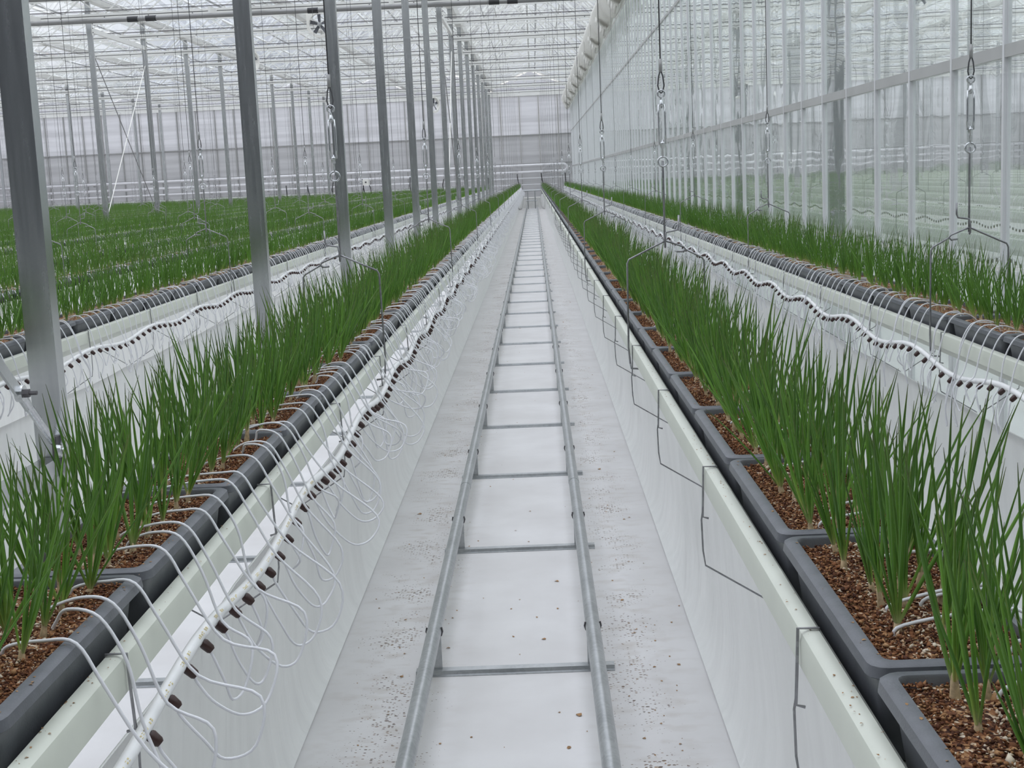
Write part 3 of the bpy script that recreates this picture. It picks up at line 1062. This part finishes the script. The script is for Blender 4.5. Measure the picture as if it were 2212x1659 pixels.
def build_leaf(mb, sp, nk, segs, sides, k=1.0):
    L, az, lean, bend, r, vr = sp
    b0 = (0.0025 * math.cos(az), 0.0025 * math.sin(az), nk * 0.8)
    mb.tube(leaf_pts(L, az, lean, bend, segs, b0), leaf_profile(segs, r * k), sides, cap=False, vary=vr)
def neck_mb(nk):
    m_ = MB()
    m_.lathe([(0.0062, -0.012), (0.0070, -0.004), (0.0050, nk * 0.45), (0.0040, nk), (0.002, nk * 1.15)], 8)
    return m_
rs = random.Random(11)
specs = [plant_spec(rs) for _ in range(16)]
HI = []
for nk, lv in specs:
    leaves = []
    for sp in lv:
        m_ = MB()
        build_leaf(m_, sp, nk, 7, 6)
        leaves.append(m_.mesh('leaf', M['leaf'], smooth='all', attrs=True))
    HI.append((neck_mb(nk).mesh('neck', M['neck'], smooth='all'), leaves))
MID, LOW, TINY = [], [], []
for nk, lv in specs:
    for lst, segs, sides, take, k in ((MID, 5, 4, 9, 1.0), (LOW, 3, 3, 6, 1.05), (TINY, 1, 3, 4, 1.1)):
        m_ = MB()
        for sp in lv[:take]:
            build_leaf(m_, sp, nk, segs, sides, k)
        lst.append(arrays_attr(m_.mesh('plant', None, attrs=True)))

crop, necks = Scatter(), Scatter()
nk_t = []
for nk, lv in specs:
    v_, t_ = arrays(neck_mb(nk).mesh('n', None))
    nk_t.append((v_, t_, np.zeros(len(v_)), np.zeros(len(v_))))
CNT = {'R1': 0, 'L1': 0}
PX = (-0.044, 0.0, 0.044)
NEARP = 150
for key, x in ROWS.items():
    for y in crate_ys(key):
        if not (in_view(x, y, 1.1, 260) or in_view(x, y, 1.42, 260)):
            continue
        for r_ in range(6):
            for c_ in range(3):
                if random.random() < 0.03:
                    continue
                px = x + PX[c_] + random.gauss(0, 0.008)
                py = y - 0.235 + 0.094 * r_ + random.gauss(0, 0.010)
                pz = RIM_Z - 0.012
                v = random.randrange(16)
                rot, s = random.uniform(0, 2 * PI), random.uniform(0.86, 1.08)
                tilt = (c_ - 1) * 0.10 + random.gauss(0, 0.05)
                if y > 20:
                    s *= 1.0
                if key in CNT and CNT[key] < NEARP and in_view(px, py, 1.25, 60):
                    CNT[key] += 1
                    ci = crate_index.get((key, round(y, 3)), 0)
                    where = ('inner edge', 'middle line', 'outer edge')[c_ if key == 'R1' else 2 - c_]
                    o = thing('spring_onion', 'spring onion, %s along %s of %s crate %s' % (nth(r_ + 1), where, nth(max(ci, 1)), ROW_NAME[key]),
                              'plant', (px, py, pz), 'spring onions in the two near rows', rot)
                    o.scale = (s, s, s)
                    o.rotation_euler = (Matrix.Rotation(math.atan(tilt), 3, 'Y') @ Matrix.Rotation(rot, 3, 'Z')).to_euler()
                    link('neck', HI[v][0], o)
                    if CNT[key] <= 70:
                        for lm in HI[v][1]:
                            link('leaf', lm, o)
                    else:
                        if len(HI[v]) == 2:
                            mm = MB()
                            for sp in specs[v][1]:
                                build_leaf(mm, sp, specs[v][0], 6, 5)
                            HI[v] = (*HI[v], mm.mesh('leaves', M['leaf'], smooth='all', attrs=True))
                        link('leaves', HI[v][2], o)
                    continue
                tpl = MID[v] if y < 12 else LOW[v] if y < 28 else TINY[v]
                crop.put(tpl, px, py, pz, rot, s, random.random(), tilt)
                if y < 12:
                    necks.put(nk_t[v], px, py, pz, rot, s)
cr = link('spring_onion_crop', crop.mesh('spring_onion_crop', M['leaf'], smooth=True), label='mass of green spring onions filling all the crates farther down the house', category='plants', kind='stuff')
link('necks', necks.mesh('necks', M['neck'], smooth=True), cr)

# ------------------------------------------------------------------ drip lines
WV = 1.09                     # one wave of the supply pipe per pair of hooks
EM = WV / 10
def wave(y):
    t = (y / WV) % 1.0
    return 0.5 - 0.5 * math.cos(2 * PI * t)          # 0 at the hook, 1 at the sag
def pipe_z(y, amp):
    return LIP_Z - 0.085 - amp * wave(y)
def spline(P, n):
    P = [np.array(p, float) for p in P]
    P = [2 * P[0] - P[1]] + P + [2 * P[-1] - P[-2]]
    out = []
    for i_ in range(1, len(P) - 2):
        for t in np.linspace(0, 1, n, endpoint=False):
            a, b_, c, d_ = P[i_ - 1], P[i_], P[i_ + 1], P[i_ + 2]
            out.append(0.5 * ((2 * b_) + (-a + c) * t + (2 * a - 5 * b_ + 4 * c - d_) * t * t + (-a + 3 * b_ - 3 * c + d_) * t ** 3))
    out.append(P[-2])
    return out
def tube_path(ph, amp, drop, out, r_, n):
    """one drip tube in local coordinates (side +x): from the soil over the rim, down in a loop and up to its dripper"""
    ze = pipe_z(ph * EM, amp) - 0.024
    dy = (r_.uniform(0.05, 0.12) if out > 0.05 else r_.uniform(0.045, 0.07)) * (1 if r_.random() < 0.82 else -1)
    out = out * r_.uniform(0.15, 1.3)
    dz = r_.uniform(-0.05, 0.05)
    o2 = r_.uniform(-0.02, 0.03)
    in_ = r_.uniform(-0.06, 0.055)
    hump = r_.uniform(0.006, 0.020)
    u1 = 0.172 + out * 0.35 + o2 * 0.5
    u2 = 0.195 + out + o2
    pts = [(in_, dy * 1.15, RIM_Z - 0.022), (in_ + 0.012, dy * 1.13, RIM_Z - 0.002), (0.075, dy * 1.08, RIM_Z + hump), (0.122, dy * 1.03, RIM_Z + hump * 0.35),
           (0.158, dy * 0.98, RIM_Z - 0.060), (u1, dy * 0.92, RIM_Z - 0.150), (u2, dy * 0.78, ze - drop * 0.25 + dz), (u2 - 0.01, dy * 0.52, ze - drop * 0.85 + dz),
           (u2 - out * 0.40 - 0.01, dy * 0.22, ze - drop * 0.95 + dz), (0.200 + out * 0.22, dy * 0.03, ze - drop * 0.55 + dz * 0.5), (0.194, 0.0, ze - drop * 0.12), (0.188, 0.0, ze)]
    return spline(pts, n)
em_prof = [(0.0, -0.022), (0.006, -0.022), (0.0085, -0.018), (0.0095, -0.004), (0.008, 0.0), (0.0, 0.0)]
em_me = MB().lathe(em_prof, 10).mesh('dripper', M['emitter'], smooth=True)
em_lo = arrays(MB().lathe([(0.0, -0.034), (0.011, -0.03), (0.011, -0.004), (0, 0)], 5).mesh('e', None))
em_lo = (*em_lo, np.zeros(len(em_lo[0])), np.zeros(len(em_lo[0])))
def drip_line(key, near_n, amp, drop, out, n_near=4, label=None):
    x, s = ROWS[key], SIDE[key]
    r_ = random.Random(sum(map(ord, key)))
    o = thing('drip_line', label or 'white drip irrigation line with brown drippers and looping tubes, %s' % ROW_NAME[key], 'irrigation line', (x, 0, 0))
    ys = np.arange(ROW_Y0, ROW_Y1, 0.09) if near_n else np.arange(ROW_Y0, ROW_Y1, 0.2)
    MB().tube([(s * 0.170, y, pipe_z(y, amp)) for y in ys], 0.0105, 8).build('supply_pipe', M['pipe'], o, smooth='all')
    tubes = {}
    far_t, far_e = Scatter(), Scatter()
    cnt = 0
    far_tpl = {}
    for e in range(int(ROW_Y0 / EM) + 1, int(ROW_Y1 / EM)):
        y = e * EM
        if not (in_view(x, y, 1.0, 120) or in_view(x, y, 0.85, 120)):
            continue
        ph, var = e % 10, r_.randrange(8)
        cnt += 1
        if cnt <= near_n:
            if (ph, var) not in tubes:
                m_ = MB()
                m_.tube([(s * a, b_, c) for a, b_, c in tube_path(ph, amp, drop * r_.uniform(0.7, 1.35), out, r_, n_near + 1)], 0.0026, 6)
                tubes[(ph, var)] = m_.mesh('drip_tube', M['tube'], smooth='all')
            link('drip_tube', tubes[(ph, var)], o, (0, y, 0))
            q_ = link('dripper', em_me, o, (s * 0.176, y, pipe_z(y, amp) - 0.008))
            q_.rotation_euler[1] = -s * 0.8
        else:
            if (ph, var) not in far_tpl:
                m_ = MB()
                m_.tube([(s * a, b_, c) for a, b_, c in tube_path(ph, amp, drop * r_.uniform(0.7, 1.35), out, r_, 1)], 0.0026, 3)
                v_, t_ = arrays(m_.mesh('t', None))
                far_tpl[(ph, var)] = (v_, t_, np.zeros(len(v_)), np.zeros(len(v_)))
            far_t.put(far_tpl[(ph, var)], 0, y, 0)
            if near_n:
                far_e.put(em_lo, s * 0.172, y, pipe_z(y, amp) - 0.006)
    if far_t.n:
        link('drip_tubes', far_t.mesh('drip_tubes', M['tube'], smooth=True), o, kind='stuff')
    if far_e.n:
        link('drippers', far_e.mesh('drippers', M['emitter']), o, kind='stuff')
    return o
dl = drip_line('L1', 130, 0.035, 0.10, 0.095)
pm_ = MB()
r_ = random.Random(3)
for blk in np.arange(1.7, 3.4, 0.115):
    for q in range(7):
        if q == 4:
            continue
        for row in range(4):
            if r_.random() < 0.75:
                y_ = blk + q * 0.0085
                a_ = 0.55 + row * 0.14
                z_ = pipe_z(y_, 0.035)
                c_ = Vector((0.170 + 0.0106 * math.sin(a_), y_, z_ + 0.0106 * math.cos(a_)))
                pm_.bar(c_ - Vector((0, 0.0022, 0)), c_ + Vector((0, 0.0022, 0)), 0.0011, 0.0004, up=(math.sin(a_), 0, math.cos(a_)))
pm_.build('dot_print', M['print_'], dl, label='faint yellow dot print along the pipe', kind='stuff')
drip_line('L2', 100, 0.030, 0.10, 0.01)
drip_line('R2', 110, 0.045, 0.11, 0.01)
drip_line('R1', 60, 0.035, 0.12, 0.02)
for key in ROWS:
    if key[0] == 'L' and 3 <= int(key[1:]) <= 12:
        drip_line(key, 0, 0.03, 0.08, 0.0)

# wire hooks that hold the supply pipe and the film under the gutter
def hook_mesh():
    m_ = MB()
    r0 = 0.0021
    for s in (1, -1):
        m_.tube([(s * 0.118, 0, -0.018), (s * 0.119, 0, 0.003), (s * 0.149, 0, 0.004), (s * 0.151, 0, -0.06), (s * 0.153, 0, -0.112), (s * 0.140, 0, -0.116)], r0 * 1.25, 5)
        m_.tube([(s * 0.153, 0, -0.100), (s * 0.156, 0, -0.118), (s * 0.154, 0, -0.19), (s * 0.149, 0, -0.225), (s * 0.01, 0, -0.312)], r0, 5)
    m_.tube([(0.01, 0, -0.312), (0.004, 0.004, -0.30), (0.002, 0.0, -0.285)], r0, 4)
    return m_.mesh('wire_hook', M['wire'])
hk = hook_mesh()
for key, nmax in (('R1', 22), ('L1', 18), ('R2', 18), ('L2', 18)):
    c = 0
    y = 1.865 - 1.09 if key != 'L2' else 1.15
    while c < nmax and y < 40:
        if in_view(ROWS[key], y, 0.95, 60):
            c += 1
            link('wire_hook', hk, None, (ROWS[key], y, LIP_Z), label='bent wire hook over gutter lip, %s from camera, %s' % (nth(c), ROW_NAME[key]), category='hook', group='wire hooks under the gutters')
        y += 1.09

# ------------------------------------------------------------------ gutter hangers
def arc(cx, cz, r, a0, a1, n, ax='x'):
    out = []
    for t in np.linspace(math.radians(a0), math.radians(a1), n):
        out.append((cx + r * math.cos(t), 0, cz + r * math.sin(t)))
    return out
def hanger_parts(s):
    """meshes in local coordinates, origin on the gutter centre at lip height; s mirrors the crank"""
    p = {}
    w_ = 0.0038
    y = MB()
    y.tube([(s * -0.150, 0, -0.085), (s * -0.155, 0, -0.02), (s * -0.150, 0, 0.31), (s * -0.143, 0, 0.325), (s * -0.02, 0, 0.383), (0, 0, 0.392)], w_, 8)
    y.tube([(s * -0.150, 0, -0.085), (s * -0.147, 0, -0.105), (s * -0.115, 0, -0.108)], w_, 6)
    y.tube([(0, 0, 0.392), (s * 0.02, 0, 0.386), (s * 0.072, 0, 0.366), (s * 0.080, 0, 0.355), (s * 0.068, 0, 0.345)], w_, 8)
    p['yoke'] = (y, 'wire')
    l2 = MB()
    l2.tube([(s * 0.045, 0.006, 0.349), (s * 0.068, 0.008, 0.347), (s * 0.078, 0.004, 0.356), (s * 0.142, 0, 0.322), (s * 0.150, 0, 0.31), (s * 0.152, 0, -0.02), (s * 0.150, 0, -0.085)], w_, 8)
    l2.tube([(s * 0.150, 0, -0.085), (s * 0.147, 0, -0.105), (s * 0.115, 0, -0.108)], w_, 6)
    p['hinged_leg'] = (l2, 'wire')
    rod = MB()
    rod.tube([(0, 0.008, 0.375), (0, 0.008, 0.66), (0, 0.006, 0.70)], 0.0042, 8)
    rod.tube([(0, -0.006, 0.372), (0, -0.008, 0.400), (s * 0.004, -0.008, 0.425), (s * 0.030, -0.008, 0.430), (s * 0.048, -0.008, 0.433), (s * 0.053, -0.008, 0.445), (s * 0.054, -0.008, 0.490)], 0.0038, 8)
    rod.tube([(0, 0.008, 0.376), (0, 0.0, 0.368), (0, -0.006, 0.374)], 0.004, 6)
    p['crank_rod'] = (rod, 'wire')
    eye = MB()
    eye.tube(arc(0, 0.697, 0.019, 0, 340, 14), 0.0042, 6, closed=True)
    eye.tube([(0, 0, 0.715), (0, 0, 0.78)], 0.0042, 6)
    p['lower_eye'] = (eye, 'zinc')
    tb = MB()
    tb.tube([(-0.011, 0, 0.765), (-0.0125, 0, 0.80), (-0.0125, 0, 0.88), (-0.011, 0, 0.915)], 0.0042, 6)
    tb.tube([(0.011, 0, 0.765), (0.0125, 0, 0.80), (0.0125, 0, 0.88), (0.011, 0, 0.915)], 0.0042, 6)
    tb.lathe([(0.0, 0.745), (0.006, 0.747), (0.010, 0.765), (0.010, 0.772), (0.0, 0.774)], 8)
    tb.lathe([(0.0, 0.906), (0.010, 0.908), (0.010, 0.915), (0.006, 0.932), (0.0, 0.934)], 8)
    p['turnbuckle'] = (tb, 'zinc')
    hk_ = MB()
    hk_.tube([(0, 0, 0.90), (0, 0, 0.94)] + arc(0, 0.955, 0.014, 250, -60, 9), 0.004, 6)
    p['hook'] = (hk_, 'zinc')
    th = MB()
    th.tube([(0, 0, 1.045), (-0.008, 0, 1.02), (-0.012, 0, 0.985), (-0.006, 0, 0.962), (0, 0, 0.957), (0.006, 0, 0.962), (0.012, 0, 0.985), (0.008, 0, 1.02), (0, 0, 1.045)], 0.003, 5)
    p['cable_loop'] = (th, 'cable')
    fe = MB()
    fe.lathe([(0, 1.035), (0.007, 1.036), (0.007, 1.085), (0, 1.086)], 8)
    p['ferrule'] = (fe, 'alu_grey')
    cb = MB()
    cb.tube([(0, 0, 1.08), (0, 0, GIRDER_Z - LIP_Z + 0.02)], 0.0027, 5)
    p['cable'] = (cb, 'cable')
    return p
HM = {}
HJ = {}
for s in (1, -1):
    HM[s] = {k: m_.mesh(k, M[mm], smooth='all') for k, (m_, mm) in hanger_parts(s).items()}
    j = MB()
    for k, (m_, mm) in hanger_parts(s).items():
        if mm in ('wire', 'zinc'):
            for v_ in m_.v:
                pass
            j.add(np.concatenate(m_.v), m_.f)
    HJ[s] = (j.mesh('wire_frame', M['wire'], smooth='all'), HM[s]['cable'])
for key, x in ROWS.items():
    c = 0
    for k in range(0, 15):
        y = Y0 + S * k
        if not (in_view(x, y, 1.3, 60) or in_view(x, y, 2.0, 60)):
            continue
        s = -1 if key in ('L1', 'R2') or (key[0] == 'L' and k % 3 == 1) else 1
        o = thing('gutter_hanger', 'zinc wire gutter hanger with turnbuckle and cable, bay %s, %s' % (nth(k + 1), ROW_NAME[key]), 'hanger', (x, y, LIP_Z), 'gutter hangers')
        if y < 24:
            for kk, me in HM[s].items():
                link(kk, me, o)
        else:
            link('wire_frame', HJ[s][0], o)
            link('cable', HJ[s][1], o)

# ------------------------------------------------------------------ rolled side screen along the glass wall
rl = MB()
prof_n = 14
ys = []
for k in range(-2, 15):
    yk = Y0 + S * k
    for t in np.linspace(0, 1, 19)[:-1]:
        ys.append((yk + t * S, t))
vs = []
for y, t in ys:
    sag = math.sin(PI * t) ** 0.55
    for j in range(prof_n):
        a = j / prof_n * 2 * PI
        sa = math.sin(a)
        rx = 0.12 + 0.07 * sag
        rz = 0.24 if sa > 0 else 0.20 + 0.20 * sag
        vs.append((1.85 - 0.13 * sa + rx * math.cos(a), y, 5.50 + rz * sa + 0.012 * math.sin(3 * a + y * 2)))
n = prof_n
rl.add(vs, [(i_ * n + j, i_ * n + (j + 1) % n, (i_ + 1) * n + (j + 1) % n, (i_ + 1) * n + j) for i_ in range(len(ys) - 1) for j in range(n)])
so = thing('rolled_side_screen', 'white rolled screen cloth sagging in swags along the glass wall top', 'screen', (0, 0, 0))
rl.build('screen_roll', M['screen'], so, smooth='all')
for k in range(0, 15):
    yk = Y0 + S * k
    MB().box((1.655, yk - 0.025, 5.28), (1.672, yk + 0.025, 5.80)).box((1.655, yk - 0.025, 5.27), (2.05, yk + 0.025, 5.285)).build('strap', M['screen'], so)
    # the fold of cloth that hangs out of each swag
    fold = MB()
    pa = []
    for t in np.linspace(0, 1, 9):
        q = math.sin(PI * t)
        pa.append(((1.66 + 0.34 * t, yk + 0.9 - 0.5 * q, 5.40 - 0.10 * t - 0.30 * q), (1.67 + 0.34 * t, yk + 1.5 - 0.5 * q, 5.37 - 0.10 * t - 0.36 * q)))
    for (a0_, b0_), (a1_, b1_) in zip(pa[:-1], pa[1:]):
        fold.add([a0_, a1_, b1_, b0_], [(0, 1, 2, 3)])
    fo = fold.build('swag_fold', M['screen'], so, smooth='all')
    md = fo.modifiers.new('thick', 'SOLIDIFY')
    md.thickness = 0.012
MB().tube([(1.99, Y0 - 8, 5.08), (1.99, Y_END - 0.3, 5.08)], 0.02, 6).build('bottom_tube', M['white_steel'], so)

# ------------------------------------------------------------------ heating pipes along the end wall
def hpipe(pts, r, label):
    o = thing('heating_pipe', label, 'pipe', (0, Y_END - 0.5, 0))
    MB().tube(pts, r, 10).build('tube', M['lagging'], o, smooth='all')
    xa, xb = min(p[0] for p in pts), max(p[0] for p in pts)
    for x in np.arange(xb - 0.9, xa, -3.06):
        z = pts[0][2]
        MB().box((x - 0.02, 0.0, z - r - 0.05), (x + 0.02, 0.45, z - r + 0.01)).build('wall_bracket', M['alu_grey'], o)
    return o
zt, zb_ = 2.27, 1.91
cxb, rb = 1.62, (zt - zb_) / 2
bend = [(cxb + rb * math.sin(t), 0, (zt + zb_) / 2 + rb * math.cos(t)) for t in np.linspace(0, PI, 11)]
hpipe([(X_LEFT + 0.3, 0, zt)] + bend + [(X_LEFT + 0.3, 0, zb_)], 0.072, 'pale heating pipe with U-bend along the end wall, uppermost pair')
hpipe([(X_LEFT + 0.3, 0, 1.58), (1.95, 0, 1.58)], 0.05, 'slim pale heating pipe along end wall under the U-bend pair')
hpipe([(X_LEFT + 0.3, 0, 1.24), (1.3, 0, 1.24)], 0.045, 'slim pale pipe along end wall, second from bottom')
hpipe([(X_LEFT + 0.3, 0, 0.95), (0.45, 0, 0.95)], 0.05, 'lowest pale pipe along end wall at aisle end')
for z, r, t in ((2.25, 0.07, 'top'), (1.90, 0.06, 'middle'), (1.58, 0.05, 'bottom')):
    hpipe([(WALL_X + 0.5, 0, z), (X_RIGHT - 0.5, 0, z)], r, 'pale heating pipe seen through the glass wall, %s of three' % t)

# row-end hoses, rail stop, control box
for key in ('R2', 'R1', 'L1', 'L2', 'L3', 'L4', 'L5', 'L6', 'L7', 'L8', 'L9', 'L10'):
    x = ROWS[key]
    q = random.Random(ord(key[-1]))
    MB().tube([(x + q.uniform(-.1, .1), 71.8, 1.85 + q.uniform(-.1, .1)), (x + q.uniform(-.05, .05), 71.8, 1.45), (x + 0.04, 71.75, 1.1), (x, 71.36, 0.97)], 0.03, 6).build(
        'drain_hose', M['black'], smooth='all', label='black hose rising at the far end, %s' % ROW_NAME[key], category='hose')
o = thing('rail_stop', 'grey pipe frame standing across the track at its far end', 'frame', (AISLE, 71.3, 0))
MB().tube([(-0.42, 0, 0.95), (0.42, 0, 0.95)], 0.045, 8).build('cross_pipe', M['rail'], o, smooth=True)
for sx in (-0.2, 0.18):
    MB().tube([(sx, 0, 0), (sx, 0, 0.93)], 0.03, 8).build('post', M['rail'], o, smooth=True)
MB().tube([(-0.3, 0, 0.42), (0.3, 0, 0.42)], 0.03, 8).build('lower_pipe', M['rail'], o, smooth=True)
for sx, t in ((-1, 'towards the columns'), (1, 'towards the glass wall')):
    m_ = MB()
    vs = []
    for i_, y in enumerate((69.6, 70.1, 70.6, 71.0)):
        for z in np.linspace(0.02, 0.75, 7):
            c = (z - 0.38)
            vs.append((sx * (0.64 - 0.20 * (i_ / 3) * (1 - 4 * c * c * 0.8)), y, z))
    m_.add(vs, [(i_ * 7 + j, i_ * 7 + j + 1, i_ * 7 + 8 + j, i_ * 7 + 7 + j) for i_ in range(3) for j in range(6)])
    ob = m_.build('film_flap', M['film'], smooth='all', loc=(AISLE, 0, 0), label='curled white film end beside the track end, %s' % t, category='film')
    sm = ob.modifiers.new('thick', 'SOLIDIFY')
    sm.thickness = 0.01
o = thing('control_box', 'small white control box above the crop near the end wall', 'box', (-8.75, 70.9, 1.75))
MB().box((-0.17, -0.1, -0.15), (0.17, 0.1, 0.15)).build('housing', M['boxwhite'], o)
MB().box((-0.05, -0.115, -0.03), (0.03, -0.10, 0.05)).build('dial', M['dark'], o)
for sx in (-0.14, 0.16):
    MB().tube([(sx, 0, -0.15), (sx * 1.3, 0, -0.30), (sx * 1.5, 0.0, -0.62)], 0.02, 6).build('cable_tail', M['black'], o)

# ------------------------------------------------------------------ circulation fans
def fan(x, y, z, rot, label):
    o = thing('circulation_fan', label, 'fan', (x, y, z), rotz=rot)
    Rr = 0.245
    m_ = MB()
    vs, fs = [], []
    for q in range(24):
        a = q * 2 * PI / 24
        ro = 0.30 / max(abs(math.cos(((a + PI / 8) % (PI / 4)) - PI / 8)), 0.5)
        for rr, yy in ((Rr, -0.06), (ro, -0.06), (ro, 0.06), (Rr, 0.06)):
            vs.append((rr * math.cos(a), yy, rr * math.sin(a)))
    for q in range(24):
        for j in range(4):
            a, b_ = q * 4, ((q + 1) % 24) * 4
            fs.append((a + j, a + (j + 1) % 4, b_ + (j + 1) % 4, b_ + j))
    m_.add(vs, fs)
    m_.build('housing', M['boxwhite'], o)
    MB().lathe([(0, -0.06), (0.05, -0.055), (0.055, 0.03), (0, 0.05)], 14, 'y').build('hub', M['zinc'], o, smooth=True)
    for q in range(5):
        a = q * 2 * PI / 5 + 0.35
        c, s_ = math.cos(a), math.sin(a)
        b_ = MB()
        pts = []
        for r_, hw in ((0.05, 0.028), (0.14, 0.036), (0.228, 0.04)):
            for sg in (-1, 1):
                t_ = sg * hw
                for yy in (-0.006, 0.006):
                    pts.append((r_ * c - t_ * s_, yy + sg * 0.018, r_ * s_ + t_ * c))
        ff = []
        for i_ in range(2):
            k_ = i_ * 4
            ff += [(k_, k_ + 2, k_ + 6, k_ + 4), (k_ + 1, k_ + 5, k_ + 7, k_ + 3), (k_, k_ + 4, k_ + 5, k_ + 1), (k_ + 2, k_ + 3, k_ + 7, k_ + 6)]
        ff += [(0, 1, 3, 2), (8, 10, 11, 9)]
        b_.add(pts, ff)
        b_.build('blade', M['fanblade'], o)
    MB().box((-0.30, -0.05, 0.1), (-0.18, 0.05, GIRDER_Z - z + 0.02)).build('bracket', M['boxwhite'], o)
fan(-4.84, Y0 + S * 6 - 0.1, 5.42, 0.0, 'white octagonal circulation fan with dark blades, nearer one left of columns')
fan(-3.55, Y0 + S * 10 - 0.1, 4.45, 0.95, 'white circulation fan turned sideways, farther one near the column line')
fan(-8.3, Y0 + S * 8 - 0.1, 5.5, 1.15, 'white circulation fan edge-on between column lines under roof')
fan(9.1, Y0 + S * 6 - 0.1, 5.42, 0.0, 'white circulation fan beyond the glass wall')

# ------------------------------------------------------------------ the empty neighbouring house
GP2 = [(a, b * 1.5) for a, b in GP]
gut2 = MB().extrude_y(GP2[::-1], 4.0, ROW_Y1, 1).mesh('empty_gutter', M['gutter2'])
for j_ in range(10):
    x = 3.95 + 1.85 * j_
    nm = '%s row beyond glass wall' % nth(j_ + 1)
    link('empty_gutter', gut2, None, (x, 0, LIP_Z), label='empty pale green gutter, %s' % nm, category='gutter')
    link('film_curtain', film_far, None, (x, 0, 0), label='white film curtain under empty gutter, %s' % nm, category='film')
    o = thing('drip_line', 'wavy white drip line with brown drippers under empty gutter, %s' % nm, 'irrigation line', (x, 0, 0))
    MB().tube([(-0.17, y, pipe_z(y, 0.05) - 0.06) for y in np.arange(5, 50, 0.16)], 0.0105, 5).build('supply_pipe', M['pipe'], o, smooth='all')
    es, ts = Scatter(), Scatter()
    m_ = MB()
    m_.tube(spline([(-0.12, 0.03, 1.05), (-0.16, 0.02, 1.02), (-0.20, 0.01, 0.90), (-0.19, 0, 0.72), (-0.172, 0, 0.86)], 2), 0.0026, 3)
    v_, t_ = arrays(m_.mesh('t', None))
    tpl = (v_, t_, np.zeros(len(v_)), np.zeros(len(v_)))
    for e in range(int(5 / EM), int(50 / EM)):
        if in_view(x, e * EM, 1.0, 60):
            es.put(em_lo, -0.172, e * EM, pipe_z(e * EM, 0.05) - 0.066)
            ts.put(tpl, 0, e * EM, 0)
    if es.n:
        link('drippers', es.mesh('drippers', M['emitter']), o, kind='stuff')
        link('drip_tubes', ts.mesh('drip_tubes', M['tube']), o, kind='stuff')
    for k in range(0, 12):
        y = Y0 + S * k
        if in_view(x, y, 1.3, 40) or in_view(x, y, 2.0, 40):
            o = thing('gutter_hanger', 'wire gutter hanger seen through glass, bay %s, %s' % (nth(k + 1), nm), 'hanger', (x, y, LIP_Z), 'gutter hangers beyond the glass')
            link('wire_frame', HJ[1][0], o)
            link('cable', HJ[1][1], o)
print('objects', len(bpy.data.objects))
